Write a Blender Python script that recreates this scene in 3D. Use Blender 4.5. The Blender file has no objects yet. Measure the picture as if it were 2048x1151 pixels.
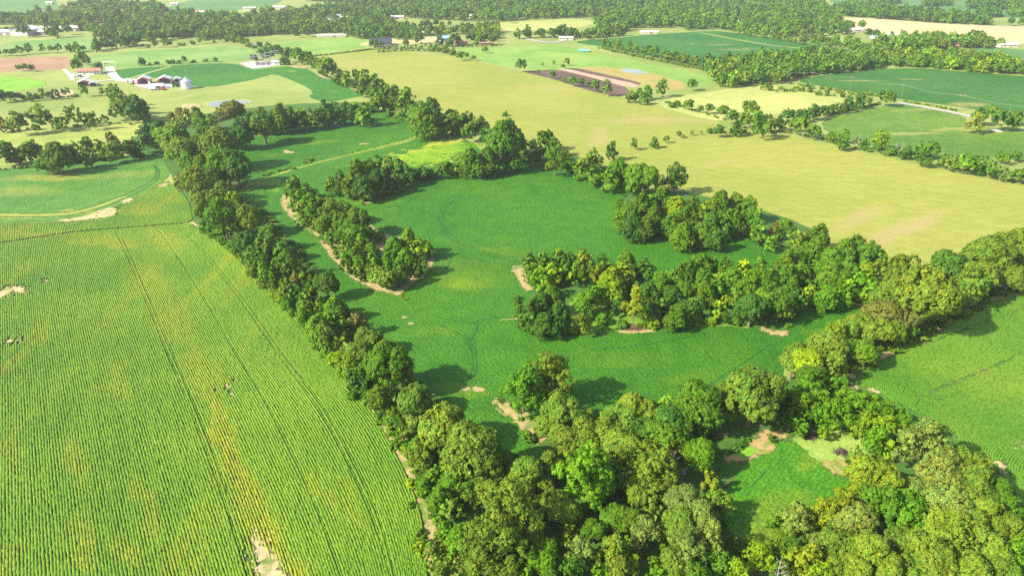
import bpy, bmesh, math, random
import numpy as np
from mathutils import Vector, Matrix
from mathutils.geometry import tessellate_polygon

R = math.radians
scene = bpy.context.scene
COL = scene.collection

# ------------------------------------------------------------------ camera
CAM_H = 90.0
F_PX, CX, CY = 1365.33, 1024.0, 575.5          # photograph pixels (2048 x 1151), 24 mm lens
PITCH = math.atan((CY + 110.0) / F_PX)         # horizon lies 110 px above the frame
cam_data = bpy.data.cameras.new("camera")
cam_data.lens = 24.0
cam_data.sensor_width = 36.0
cam_data.clip_start = 0.5
cam_data.clip_end = 30000.0
cam = bpy.data.objects.new("camera", cam_data)
cam.location = (0, 0, CAM_H)
cam.rotation_euler = (math.pi / 2 - PITCH, 0, 0)
COL.objects.link(cam)
scene.camera = cam

# ------------------------------------------------------------------ sky and sun
SUN_EL = R(35)
SUN_TO = R(24)                                  # light travels towards +X, turned 24 deg away from the camera
sun_vec = Vector((math.cos(SUN_TO) * math.cos(SUN_EL), math.sin(SUN_TO) * math.cos(SUN_EL), -math.sin(SUN_EL)))
world = bpy.data.worlds.new("World")
scene.world = world
world.use_nodes = True
wn = world.node_tree
sky = wn.nodes.new("ShaderNodeTexSky")
sky.sky_type = 'NISHITA'
sky.sun_disc = False
sky.sun_elevation = SUN_EL
sky.sun_rotation = math.atan2(-sun_vec.x, -sun_vec.y)
sky.air_density = 1.0
sky.dust_density = 2.0
sky.ozone_density = 1.0
wn.nodes["Background"].inputs[1].default_value = 0.125
wn.links.new(sky.outputs[0], wn.nodes["Background"].inputs[0])
sun_data = bpy.data.lights.new("sun", 'SUN')
sun_data.energy = 5.0
sun_data.angle = R(0.5)
sun_data.color = (1.0, 0.93, 0.80)
sun = bpy.data.objects.new("sun", sun_data)
sun.rotation_euler = sun_vec.to_track_quat('-Z', 'Y').to_euler()
sun.location = (-200, -100, 300)
COL.objects.link(sun)

vs = scene.view_settings
vs.view_transform = 'Standard'
vs.look = 'None'
vs.exposure = 1.0
vs.gamma = 1.0
vs.use_curve_mapping = False

scene.render.engine = 'CYCLES'
cy = scene.cycles
cy.use_denoising = False
try:
    cy.denoiser = 'OPENIMAGEDENOISE'
    cy.denoising_input_passes = 'RGB_ALBEDO_NORMAL'
except Exception:
    pass
cy.max_bounces = 6
cy.diffuse_bounces = 3
cy.glossy_bounces = 2
cy.transmission_bounces = 3
cy.transparent_max_bounces = 8
cy.volume_bounces = 0
cy.sample_clamp_indirect = 4.0
cy.use_adaptive_sampling = True
cy.adaptive_threshold = 0.006

# ------------------------------------------------------------------ geometry helpers
_st, _ct = math.sin(PITCH), math.cos(PITCH)

def G(x, y, z=0.0):
    """ground point (metres) seen at photograph pixel x, y on the plane at height z"""
    u = (x - CX) / F_PX
    v = (CY - y) / F_PX
    dy = _ct + v * _st
    dz = -_st + v * _ct
    t = (z - CAM_H) / dz
    return (u * t, dy * t)

def depth(x, y, z=0.0):
    """distance along the optical axis"""
    v = (CY - y) / F_PX
    return (z - CAM_H) / (-_st + v * _ct)

def parse(s):
    return [tuple(float(c) for c in p.split(',')) for p in s.split()]

def gpts(s):
    return [G(*p) for p in parse(s)]

def chaikin(pts, n=2, closed=True):
    for _ in range(n):
        out = []
        m = len(pts)
        rng = range(m if closed else m - 1)
        if not closed:
            out.append(pts[0])
        for i in rng:
            a, b = pts[i], pts[(i + 1) % m]
            out.append((a[0] * .75 + b[0] * .25, a[1] * .75 + b[1] * .25))
            out.append((a[0] * .25 + b[0] * .75, a[1] * .25 + b[1] * .75))
        if not closed:
            out.append(pts[-1])
        pts = out
    return pts

def resample(pts, step, closed=True):
    out = []
    m = len(pts)
    for i in range(m if closed else m - 1):
        a, b = pts[i], pts[(i + 1) % m]
        L = math.hypot(b[0] - a[0], b[1] - a[1])
        k = max(1, int(L / step))
        for j in range(k):
            t = j / k
            out.append((a[0] + (b[0] - a[0]) * t, a[1] + (b[1] - a[1]) * t))
    if not closed:
        out.append(pts[-1])
    return out

def inside(poly, X, Y):
    X = np.asarray(X); Y = np.asarray(Y)
    c = np.zeros(X.shape, bool)
    n = len(poly)
    j = n - 1
    for i in range(n):
        xi, yi = poly[i]; xj, yj = poly[j]
        if yi != yj:
            c ^= ((yi > Y) != (yj > Y)) & (X < (xj - xi) * (Y - yi) / (yj - yi) + xi)
        j = i
    return c

def tag(o, label=None, cat=None, group=None, kind=None):
    if label: o["label"] = label
    if cat: o["category"] = cat
    if group: o["group"] = group
    if kind: o["kind"] = kind
    return o

def mesh_np(name, V, faces4=None, faces3=None, col=None):
    """mesh from numpy arrays"""
    V = np.ascontiguousarray(V, dtype=np.float32)
    me = bpy.data.meshes.new(name)
    n4 = 0 if faces4 is None else len(faces4)
    n3 = 0 if faces3 is None else len(faces3)
    me.vertices.add(len(V))
    me.vertices.foreach_set("co", V.ravel())
    loops = []
    if n4: loops.append(np.asarray(faces4, dtype=np.int32).ravel())
    if n3: loops.append(np.asarray(faces3, dtype=np.int32).ravel())
    L = np.concatenate(loops)
    me.loops.add(len(L))
    me.loops.foreach_set("vertex_index", L)
    starts = np.concatenate([np.arange(n4) * 4, n4 * 4 + np.arange(n3) * 3]).astype(np.int32)
    me.polygons.add(n4 + n3)
    me.polygons.foreach_set("loop_start", starts)
    try:
        me.polygons.foreach_set("loop_total", np.concatenate([np.full(n4, 4), np.full(n3, 3)]).astype(np.int32))
    except Exception:
        pass
    if col is not None:
        at = me.color_attributes.new("col", 'FLOAT_COLOR', 'POINT')
        c = np.ones((len(V), 4), np.float32)
        c[:, :3] = col
        at.data.foreach_set("color", c.ravel())
    me.update(calc_edges=True)
    return me

def link(name, me, mat=None, parent=None, loc=None):
    o = bpy.data.objects.new(name, me)
    COL.objects.link(o)
    if mat and me is not None and not me.materials:
        me.materials.append(mat)
    if parent: o.parent = parent
    if loc is not None: o.location = loc
    return o

def empty(name, loc=(0, 0, 0), rz=0.0, scale=None):
    o = bpy.data.objects.new(name, None)
    COL.objects.link(o)
    o.location = loc
    o.rotation_euler = (0, 0, rz)
    if scale is not None: o.scale = scale
    return o

# ------------------------------------------------------------------ material helpers
class NT:
    def __init__(self, name):
        self.m = bpy.data.materials.new(name)
        self.m.use_nodes = True
        self.t = self.m.node_tree
        self.b = self.t.nodes["Principled BSDF"]
        self.b.inputs["Roughness"].default_value = 0.85
        self.b.inputs["Specular IOR Level"].default_value = 0.2
        g = self.t.nodes.new("ShaderNodeNewGeometry")
        self.pos = g.outputs["Position"]
    def add(self, kind):
        return self.t.nodes.new(kind)
    def put(self, sock, v):
        if hasattr(v, "is_output"):
            self.t.links.new(v, sock)
        else:
            sock.default_value = v
    def noise(self, scale, detail=4, rough=.55, dist=0.0, vec=None):
        n = self.add("ShaderNodeTexNoise")
        self.put(n.inputs["Vector"], vec or self.pos)
        n.inputs["Scale"].default_value = scale
        n.inputs["Detail"].default_value = detail
        n.inputs["Roughness"].default_value = rough
        n.inputs["Distortion"].default_value = dist
        return n.outputs["Fac"]
    def mapping(self, loc=(0, 0, 0), rz=0.0, scale=(1, 1, 1), kind='POINT', vec=None):
        n = self.add("ShaderNodeMapping")
        n.vector_type = kind
        self.put(n.inputs["Vector"], vec or self.pos)
        n.inputs["Location"].default_value = loc
        n.inputs["Rotation"].default_value = (0, 0, rz)
        n.inputs["Scale"].default_value = scale
        return n.outputs["Vector"]
    def rng(self, fac, a, b, c=0.0, d=1.0, smooth=True):
        n = self.add("ShaderNodeMapRange")
        n.interpolation_type = 'SMOOTHSTEP' if smooth else 'LINEAR'
        self.put(n.inputs["Value"], fac)
        n.inputs["From Min"].default_value = a
        n.inputs["From Max"].default_value = b
        n.inputs["To Min"].default_value = c
        n.inputs["To Max"].default_value = d
        return n.outputs["Result"]
    def math(self, op, a, b=0.0):
        n = self.add("ShaderNodeMath")
        n.operation = op
        self.put(n.inputs[0], a)
        self.put(n.inputs[1], b)
        return n.outputs[0]
    def mix(self, fac, a, b, mode='MIX'):
        n = self.add("ShaderNodeMix")
        n.data_type = 'RGBA'
        n.blend_type = mode
        n.clamp_factor = True
        self.put(n.inputs[0], fac)
        for s, v in ((n.inputs[6], a), (n.inputs[7], b)):
            if not hasattr(v, "is_output") and len(v) == 3: v = (*v, 1)
            self.put(s, v)
        return n.outputs[2]
    def wave(self, scale, rz, dist=0.0, dscale=1.0, vec=None):
        n = self.add("ShaderNodeTexWave")
        self.put(n.inputs["Vector"], self.mapping(rz=rz, vec=vec))
        n.inputs["Scale"].default_value = scale
        n.inputs["Distortion"].default_value = dist
        n.inputs["Detail"].default_value = 2
        n.inputs["Detail Scale"].default_value = dscale
        return n.outputs["Fac"]
    def warped(self, amount=6.0, scale=0.05):
        n = self.add("ShaderNodeTexNoise")
        self.put(n.inputs["Vector"], self.pos)
        n.inputs["Scale"].default_value = scale
        n.inputs["Detail"].default_value = 4
        s = self.add("ShaderNodeVectorMath"); s.operation = 'SUBTRACT'
        self.put(s.inputs[0], n.outputs["Color"]); s.inputs[1].default_value = (.5, .5, .5)
        k = self.add("ShaderNodeVectorMath"); k.operation = 'SCALE'
        self.put(k.inputs[0], s.outputs[0]); k.inputs["Scale"].default_value = amount
        a = self.add("ShaderNodeVectorMath"); a.operation = 'ADD'
        self.put(a.inputs[0], self.pos); self.put(a.inputs[1], k.outputs[0])
        return a.outputs[0]
    def spots(self, lst, vec):
        """lst of (px, py, rx_m, ry_m, rot_deg, strength): soft patches with a shape and place of their own"""
        tot = None
        for (px, py, rx, ry, rot, st) in lst:
            gx, gy = G(px, py)
            mp = self.mapping(loc=(gx, gy, 0), rz=R(rot), scale=(rx, ry, 1e4), kind='TEXTURE', vec=vec)
            ln = self.add("ShaderNodeVectorMath"); ln.operation = 'LENGTH'
            self.put(ln.inputs[0], mp)
            f = self.rng(ln.outputs["Value"], 0.25, 1.0, st, 0.0)
            tot = f if tot is None else self.math('MAXIMUM', tot, f)
        return tot
    def bump(self, h, strength=.5, distance=.3):
        n = self.add("ShaderNodeBump")
        n.inputs["Strength"].default_value = strength
        n.inputs["Distance"].default_value = distance
        self.put(n.inputs["Height"], h)
        self.put(self.b.inputs["Normal"], n.outputs[0])
    def base(self, c):
        if not hasattr(c, "is_output") and len(c) == 3: c = (*c, 1)
        self.put(self.b.inputs["Base Color"], c)

def flat(name, c, rough=.7, metallic=0.0, var=.15, scale=1.5):
    n = NT(name)
    f = n.noise(scale, 3)
    n.base(n.mix(n.rng(f, .3, .7), [v * (1 - var) for v in c], [min(1, v * (1 + var)) for v in c]))
    n.b.inputs["Roughness"].default_value = rough
    n.b.inputs["Metallic"].default_value = metallic
    return n.m

SOY = (0.026, 0.150, 0.018)
SOYL = (0.055, 0.205, 0.020)
SOYY = (0.22, 0.25, 0.02)
TAN = (0.44, 0.32, 0.15)

def soy_mat(name, dark=SOY, light=SOYL, yellow=SOYY, ys=(), bare=(), amount=.5, row=0.0, rowrot=0.0, big=.012):
    n = NT(name)
    w = n.warped(15, .07)
    a = n.noise(big, 5, .6, .6)
    c = n.mix(n.rng(a, .34, .68), dark, light)
    streak = n.noise(.35, 3, .6, 0, n.mapping(rz=-rowrot, scale=(.9, .06, 1)))
    c = n.mix(n.rng(streak, .35, .75, 0, .35), c, light)
    b = n.noise(.022, 5, .62, .8, w)
    c = n.mix(n.rng(b, .58, .80, 0, amount), c, yellow)
    if ys:
        edge = n.noise(.25, 5, .7)
        f = n.math('MULTIPLY', n.spots(ys, w), n.rng(edge, .25, .6, .45, 1))
        c = n.mix(f, c, yellow)
    fine = n.noise(1.5, 4, .7)
    c = n.mix(n.rng(fine, .30, .72), n.mix(1, c, (.62, .66, .62), 'MULTIPLY'), n.mix(1, c, (1.3, 1.26, 1.25), 'MULTIPLY'))
    med = n.noise(.16, 5, .65, .5)
    c = n.mix(n.rng(med, .32, .70), n.mix(1, c, (.84, .90, .86), 'MULTIPLY'), n.mix(1, c, (1.20, 1.12, 1.1), 'MULTIPLY'))
    if row:
        rw = n.wave(row, -rowrot, 2.2, .35)
        c = n.mix(n.rng(rw, .0, .45, .42, 0), c, n.mix(1, c, (.55, .62, .6), 'MULTIPLY'))
    if bare:
        edge = n.noise(.7, 5, .75)
        f = n.math('MULTIPLY', n.spots(bare, n.warped(3, .25)), n.rng(edge, .36, .5))
        c = n.mix(n.rng(f, .22, .5), c, TAN)
    n.base(c)
    h = n.math('ADD', n.noise(1.1, 4, .65), n.math('MULTIPLY', n.noise(4.0, 2, .6), .5))
    n.bump(h, .9, .45)
    n.b.inputs["Roughness"].default_value = .7
    return n.m

def grass_mat(name, a, b, c3=None, scale=.02, streak_rot=0.0, ys=(), ycol=(.40, .30, .15), bump=.35, mow=None):
    n = NT(name)
    w = n.warped(12, .04)
    f = n.noise(scale, 6, .62, .7)
    c = n.mix(n.rng(f, .34, .66), a, b)
    if c3:
        f2 = n.noise(scale * 2.3, 5, .65, 1.0, w)
        c = n.mix(n.rng(f2, .54, .78, 0, .75), c, c3)
    st = n.noise(.30, 4, .65, .1, n.mapping(rz=streak_rot, scale=(.30, 1.0, 1)))
    c = n.mix(n.rng(st, .36, .70), n.mix(1, c, (.90, .92, .88), 'MULTIPLY'), n.mix(1, c, (1.08, 1.07, 1.06), 'MULTIPLY'))
    if mow is not None:
        wv = n.wave(.055, mow, 1.2, .3)
        c = n.mix(n.rng(wv, .2, .8, 0, .5), c, n.mix(1, c, (.90, .93, .88), 'MULTIPLY'))
    if ys:
        c = n.mix(n.math('MULTIPLY', n.spots(ys, w), n.rng(n.noise(.4, 5, .7), .3, .6, .4, 1)), c, ycol)
    fine = n.noise(1.3, 3, .7)
    c = n.mix(n.rng(fine, .3, .7), n.mix(1, c, (.84, .86, .84), 'MULTIPLY'), n.mix(1, c, (1.14, 1.12, 1.12), 'MULTIPLY'))
    n.base(c)
    n.bump(n.noise(1.6, 4, .7), bump, .25)
    return n.m

def dirt_mat(name, a=TAN, b=(.30, .20, .105), green=None, gam=.5, scale=.5):
    n = NT(name)
    f = n.noise(scale, 6, .68, .3)
    c = n.mix(n.rng(f, .33, .66), b, a)
    if green:
        g = n.noise(.22, 5, .7, .5)
        c = n.mix(n.rng(g, gam - .08, gam + .08), c, green)
    n.base(c)
    n.bump(n.noise(2.2, 5, .7), .6, .2)
    return n.m

_zc = [0]
def zz(z):
    """every sheet gets its own level"""
    _zc[0] += 1
    return z + _zc[0] * .0008

def spans(name, pts, z, mat, label, cat, parent=None, jitter=.35, smooth=2, step=4.0, kind='structure', seed=1):
    """flat sheet whose outline is given in ground metres; slightly uneven edge"""
    rnd = random.Random(seed)
    z = zz(z)
    p = chaikin(pts, smooth) if smooth else list(pts)
    p = resample(p, step)
    p = [(x + rnd.uniform(-jitter, jitter), y + rnd.uniform(-jitter, jitter)) for x, y in p]
    V = [Vector((x, y, 0)) for x, y in p]
    tri = tessellate_polygon([V])
    me = bpy.data.meshes.new(name)
    fs = []
    for t in tri:
        a, b, c = (V[i] for i in t)
        fs.append(t if (b - a).cross(c - a).z > 0 else (t[0], t[2], t[1]))
    me.from_pydata([(v.x, v.y, z) for v in V], [], fs)
    me.update()
    o = link(name, me, mat, parent)
    if parent is None:
        tag(o, label, cat, kind=kind)
    return o

def sheet(name, s, z, mat, label, cat, **k):
    return spans(name, gpts(s), z, mat, label, cat, **k)

def ribbon(name, pts, width, z, mat, label=None, cat=None, parent=None, kind='structure', jitter=.0, seed=3):
    """strip along a polyline of ground points"""
    rnd = random.Random(seed)
    z = zz(z)
    p = chaikin(pts, 3, closed=False)
    p = resample(p, max(.8, width * .6), closed=False)
    V, Fc = [], []
    for i, (x, y) in enumerate(p):
        a = p[max(0, i - 1)]; b = p[min(len(p) - 1, i + 1)]
        dx, dy = b[0] - a[0], b[1] - a[1]
        L = math.hypot(dx, dy) or 1
        nx, ny = -dy / L, dx / L
        w = width * .5 * (1 + rnd.uniform(-jitter, jitter))
        w2 = width * .5 * (1 + rnd.uniform(-jitter, jitter))
        V += [(x - nx * w, y - ny * w, z), (x + nx * w2, y + ny * w2, z)]
        if i:
            k = 2 * i
            Fc.append((k - 2, k, k + 1, k - 1))
    me = bpy.data.meshes.new(name)
    me.from_pydata(V, [], [f[::-1] if True else f for f in Fc])
    me.update()
    if len(me.polygons) and me.polygons[0].normal.z < 0:
        me.flip_normals()
    o = link(name, me, mat, parent)
    if parent is None:
        tag(o, label, cat, kind=kind)
    return o

def sdist(poly, X, Y):
    """signed distance to a polygon (positive inside)"""
    d = np.full(X.shape, 1e9)
    n = len(poly)
    for i in range(n):
        ax, ay = poly[i]; bx_, by_ = poly[(i + 1) % n]
        ex, ey = bx_ - ax, by_ - ay
        L2 = ex * ex + ey * ey or 1e-9
        t = np.clip(((X - ax) * ex + (Y - ay) * ey) / L2, 0, 1)
        d = np.minimum(d, np.hypot(X - ax - t * ex, Y - ay - t * ey))
    return np.where(inside(poly, X, Y), d, -d)

_feath = {}
def feathered(mat, scale=.8, amp=1.0):
    """the same ground cover, thinning out raggedly towards its outline"""
    k = (mat.name, scale, amp)
    if k in _feath: return _feath[k]
    m = mat.copy(); m.name = mat.name + "_ragged"
    t = m.node_tree
    at = t.nodes.new("ShaderNodeAttribute"); at.attribute_name = "edge"
    g = t.nodes.new("ShaderNodeNewGeometry")
    no = t.nodes.new("ShaderNodeTexNoise"); no.inputs["Scale"].default_value = scale; no.inputs["Detail"].default_value = 5; no.inputs["Roughness"].default_value = .7
    t.links.new(g.outputs["Position"], no.inputs["Vector"])
    a1 = t.nodes.new("ShaderNodeMath"); a1.operation = 'SUBTRACT'; a1.inputs[1].default_value = .5
    t.links.new(no.outputs["Fac"], a1.inputs[0])
    a2 = t.nodes.new("ShaderNodeMath"); a2.operation = 'MULTIPLY_ADD'; a2.inputs[1].default_value = 2.2 * amp
    t.links.new(a1.outputs[0], a2.inputs[0]); t.links.new(at.outputs["Fac"], a2.inputs[2])
    mr = t.nodes.new("ShaderNodeMapRange"); mr.interpolation_type = 'SMOOTHSTEP'
    mr.inputs["From Min"].default_value = .36; mr.inputs["From Max"].default_value = .64
    t.links.new(a2.outputs[0], mr.inputs["Value"])
    tb = t.nodes.new("ShaderNodeBsdfTransparent")
    mx = t.nodes.new("ShaderNodeMixShader")
    out = t.nodes["Material Output"]
    src = out.inputs["Surface"].links[0].from_socket
    t.links.new(mr.outputs[0], mx.inputs[0]); t.links.new(tb.outputs[0], mx.inputs[1]); t.links.new(src, mx.inputs[2])
    t.links.new(mx.outputs[0], out.inputs["Surface"])
    _feath[k] = m
    return m

def fspans(name, pts, z, mat, label, cat, fw=1.2, cell=.6, parent=None, smooth=2, kind='structure', scale=.8, amp=1.0):
    z = zz(z)
    p = chaikin(pts, smooth) if smooth else list(pts)
    xs = [q[0] for q in p]; ys = [q[1] for q in p]
    gx = np.arange(min(xs) - fw - cell, max(xs) + fw + cell * 1.5, cell); gy = np.arange(min(ys) - fw - cell, max(ys) + fw + cell * 1.5, cell)
    X, Y = np.meshgrid(gx, gy)
    sd = sdist(p, X, Y)
    ok = sd > -fw
    cellok = ok[:-1, :-1] | ok[1:, :-1] | ok[:-1, 1:] | ok[1:, 1:]
    idx = np.arange(X.size).reshape(X.shape)
    F = np.stack([idx[:-1, :-1][cellok], idx[:-1, 1:][cellok], idx[1:, 1:][cellok], idx[1:, :-1][cellok]], 1)
    used = np.unique(F)
    rm = np.full(X.size, -1); rm[used] = np.arange(len(used))
    V = np.stack([X.ravel(), Y.ravel(), np.full(X.size, z)], 1)[used]
    me = mesh_np(name, V, faces4=rm[F])
    at = me.attributes.new("edge", 'FLOAT', 'POINT')
    at.data.foreach_set("value", np.clip(.5 + sd.ravel()[used] / (2 * fw), 0, 1).astype(np.float32))
    o = link(name, me, feathered(mat, scale, amp), parent)
    if parent is None: tag(o, label, cat, kind=kind)
    return o

def fsheet(name, s, z, mat, label, cat, **k):
    for q in ("jitter", "step", "seed"): k.pop(q, None)
    return fspans(name, gpts(s), z, mat, label, cat, **k)

def fribbon(name, pts, width, z, mat, label, cat, fw=None, **k):
    p = resample(chaikin(pts, 2, closed=False), max(2.0, width), closed=False)
    Lf, Rt = [], []
    for i, (x, y) in enumerate(p):
        a = p[max(0, i - 1)]; b = p[min(len(p) - 1, i + 1)]
        dx, dy = b[0] - a[0], b[1] - a[1]
        L = math.hypot(dx, dy) or 1
        Lf.append((x - dy / L * width / 2, y + dx / L * width / 2)); Rt.append((x + dy / L * width / 2, y - dx / L * width / 2))
    return fspans(name, Lf + Rt[::-1], z, mat, label, cat, fw=fw or width * .45, cell=max(.4, width * .25), smooth=0)
# ------------------------------------------------------------------ ground and fields
M_base = grass_mat("pasture_ground", (.20, .27, .055), (.30, .34, .09), (.36, .34, .12), .012)
me = bpy.data.meshes.new("ground")
S = 6000.0
me.from_pydata([(-S, -S, 0), (S, -S, 0), (S, S, 0), (-S, S, 0)], [], [(0, 1, 2, 3)])
tag(link("ground", me, M_base), "wide flat farmland of pasture reaching to the hazy distance", "ground", kind="structure")

M_hay = grass_mat("hay_stubble", (.255, .285, .046), (.305, .315, .060), (.335, .312, .080), .010, R(-25),
                  ys=[(1330, 240, 60, 12, 2, .55), (1195, 275, 9, 40, -15, .45), (1800, 465, 6, 55, -52, .75), (1725, 435, 5, 30, -50, .6),
                      (880, 165, 45, 5, -3, .35), (1420, 330, 40, 3, 30, .4), (1100, 175, 40, 14, -10, .35), (1330, 395, 20, 8, 0, .3), (700, 128, 20, 20, 0, .3)],  # first entry on this row: a shadow streak tinted into the hay colour
                  ycol=(.38, .29, .13), mow=math.pi / 2 - math.atan2(G(2048, 450)[1] - G(740, 100)[1], G(2048, 450)[0] - G(740, 100)[0]))
sheet("hay_meadow", "628,116 680,106 740,98 800,98 860,105 950,122 1000,132 1040,143 1100,158 1160,175 1240,197 1310,212 1390,236 1445,243 1440,262 1520,272 1560,268 1600,276 1680,296 1760,312 1850,332 1950,352 2048,372 2320,425 2320,600 2048,500 1980,520 1900,550 1840,565 1780,545 1700,520 1640,490 1560,440 1440,410 1350,385 1280,362 1200,325 1140,315 1060,290 980,262 900,232 860,205 800,190 740,165 690,150 650,135",
      .02, M_hay, "broad pale yellow mown hay meadow right of centre", "meadow", seed=2)

M_past = grass_mat("pasture_green", (.16, .30, .045), (.24, .36, .07), (.33, .36, .10), .018)
M_pale = grass_mat("pasture_pale", (.34, .38, .10), (.42, .42, .13), (.50, .42, .19), .018)
M_lgrn = grass_mat("hay_green", (.13, .27, .05), (.22, .33, .08), (.30, .33, .12), .02)
M_weed = grass_mat("weeds_bright", (.12, .34, .02), (.22, .40, .03), (.32, .42, .05), .05)
M_far = grass_mat("far_crop", (.08, .20, .05), (.11, .23, .06), None, .01)
M_tanf = grass_mat("ripe_field", (.50, .40, .20), (.56, .45, .24), (.44, .40, .18), .014)

sheet("pasture", "880,99 1000,93 1120,88 1200,108 1300,130 1430,152 1425,170 1380,172 1300,147 1200,132 1120,139 1040,141 960,121", .03, M_past,
      "bright green pasture strip behind the hay meadow", "pasture")
sheet("pasture", "1300,208 1370,191 1430,182 1520,168 1600,180 1680,190 1712,197 1640,217 1560,227 1480,236 1440,243 1390,234", .04, M_pale,
      "pale dry pasture between two hedgerows at upper right", "pasture")
sheet("pasture", "540,106 555,86 640,79 740,74 745,92 700,101 640,109 560,113", .03, M_past, "green pasture below the long white shed", "pasture")
sheet("pasture", "985,50 1000,46 1100,41 1160,38 1195,46 1150,58 1080,60 1010,64", .03, M_pale, "far pale pasture in front of the town woods", "pasture")
sheet("pasture", "715,92 728,84 770,80 860,74 905,72 905,84 860,88 800,88 745,92", .05, grass_mat("dry_lawn", (.46, .36, .17), (.52, .42, .22)), "dry tan yard around the dark roofed house", "yard")
sheet("hay_field", "170,111 235,105 400,95 468,90 502,100 515,110 504,122 439,124 400,128 340,131 226,136 180,131", .03, M_lgrn,
      "light green hay field behind the farmyard", "field")
sheet("pasture", "0,83 90,81 170,69 190,76 187,99 160,107 100,95 0,112", .03, M_lgrn, "green pasture in front of the long barns at far left", "pasture")
sheet("pasture", "174,30 235,31 238,46 186,47", .03, M_pale, "small pale clearing in the far left woods", "pasture")
fsheet("weed_patch", "-60,148 40,154 96,163 88,172 40,182 -60,190", .04, M_weed, "vivid green weedy patch at the left frame edge", "pasture")
sheet("crop_field", "-300,0 -50,-18 110,-10 118,24 132,36 70,40 0,44 -300,60", .03, M_far, "hazy green crop field at the top left corner", "field")
sheet("crop_field", "330,14 400,-4 570,-14 566,8 480,20 392,30 340,28", .03, M_far, "hazy green crop field along the top left edge", "field")
sheet("crop_field", "1640,2 1720,-14 1900,-18 2400,-10 2400,40 2048,38 1960,32 1850,30 1720,14", .03, M_far, "hazy green crop field at the top right corner", "field")
sheet("ripe_field", "1672,33 1780,40 1883,48 2048,54 2400,66 2400,104 2048,92 1980,78 1900,70 1840,72 1780,74 1735,68 1700,48", .04, M_tanf,
      "tan ripe grain field at the far right", "field")
sheet("crop_field", "1925,99 1980,93 2048,101 2400,122 2400,135 2048,118 1985,113", .04, M_far, "narrow green crop field below the tan field", "field")
M_weedy = grass_mat("rough_pasture", (.22, .30, .05), (.34, .38, .08), (.46, .42, .14), .03)
sheet("pasture", "-100,272 60,262 120,256 200,250 290,243 300,262 230,300 140,320 -100,342", .02, M_weedy, "yellow pasture strip between the two left hedgerows", "pasture")

# plowed ground
def plow(name, a, b, rz):
    n = NT(name)
    f = n.noise(.35, 5, .7, .2, n.mapping(rz=rz, scale=(.08, 1, 1)))
    g = n.noise(.03, 4, .6)
    c = n.mix(n.rng(f, .3, .7), a, b)
    c = n.mix(n.rng(g, .45, .75, 0, .5), c, [min(1, v * 1.5) for v in b])
    n.base(c)
    n.bump(n.noise(1.5, 4, .7), .5, .25)
    return n.m
M_plow = plow("plowed_soil", (.085, .055, .040), (.15, .095, .07), R(40))
M_plow2 = plow("plowed_red", (.28, .16, .09), (.36, .22, .13), R(5))
sheet("plowed_plot", "1044,144 1075,141 1115,139 1165,150 1215,163 1262,178 1252,192 1220,191 1180,182 1130,166 1085,153", .05, M_plow, "dark freshly plowed plot behind the hay meadow trees", "field", smooth=1)
sheet("plowed_plot", "1130,137.5 1152,136 1210,149 1272,163 1284,169 1262,170 1195,153", .05, M_plow, "narrow dark plowed strip beside the small pond", "field", smooth=1)
sheet("bare_strip", "1113,138.5 1130,137 1200,153 1284,170 1262,177.5 1190,157", .06, dirt_mat("pale_soil", (.50, .34, .24), (.42, .28, .19)), "pale bare strip between the two plowed plots", "field", smooth=1)
sheet("dry_pasture", "1152,136 1200,132 1300,146 1372,166 1372,182 1320,180 1286,169 1215,148", .04, grass_mat("dry_grass", (.32, .27, .07), (.38, .30, .10), (.30, .32, .06), .04), "brownish dry pasture around the small pond", "pasture")
sheet("plowed_field", "-200,122 0,117 130,112 144,122 138,138 60,141 0,144 -200,152", .04, M_plow2, "reddish brown plowed field at the left edge", "field", smooth=1)

# distant soybean fields
M_soyfar = soy_mat("soy_far", (.026, .140, .016), (.052, .185, .020), (.32, .32, .09),
                   ys=[(1440, 90, 22, 6, 15, .9), (1470, 100, 26, 4, -10, .9), (1385, 88, 10, 4, 0, .5), (1500, 97, 30, 4, 5, .7)], amount=.1)
sheet("soybean_field", "1140,84 1200,79 1307,69 1376,65 1425,62 1458,64.5 1530,75 1600,87 1648,94 1750,110 1700,117 1580,119 1500,127 1410,134 1390,131 1330,118 1270,105 1200,93", .05, M_soyfar,
      "dark green soybean field at upper right with yellow streaks", "field", smooth=1)
M_soyG2 = soy_mat("soy_far2", (.030, .135, .015), (.058, .180, .019), (.34, .31, .08),
                  ys=[(1725, 162, 24, 3.5, 4, .9), (1822, 159, 14, 3, 0, .7), (1925, 191, 5, 2.5, 0, 1), (1940, 210, 20, 10, 20, .8), (1660, 158, 8, 3, 0, .4)], amount=.12)
sheet("soybean_field", "1585,162 1648,150 1707,144 1757,138 1843,136 1902,142 2048,153 2400,172 2400,268 2048,224 1950,219 1900,211 1800,198 1740,190 1640,172", .05, M_soyG2,
      "large dark soybean field at right behind the power line", "field", smooth=1)
M_soyG3 = soy_mat("soy_thin", (.075, .185, .015), (.15, .25, .025), (.34, .34, .08),
                  ys=[(1830, 268, 26, 4, 0, .9), (1900, 258, 22, 4, 15, .9), (1960, 262, 18, 4, 0, .9), (1820, 220, 20, 5, 10, .5)], amount=.4)
sheet("soybean_field", "1640,242 1700,226 1755,213 1797,208 1860,219 1935,233 1930,252 2048,260 2400,290 2400,375 2048,322 1980,312 1900,325 1800,306 1700,280 1650,264", .05, M_soyG3,
      "thin patchy soybean field beside the gravel road at right", "field", smooth=1)
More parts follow.
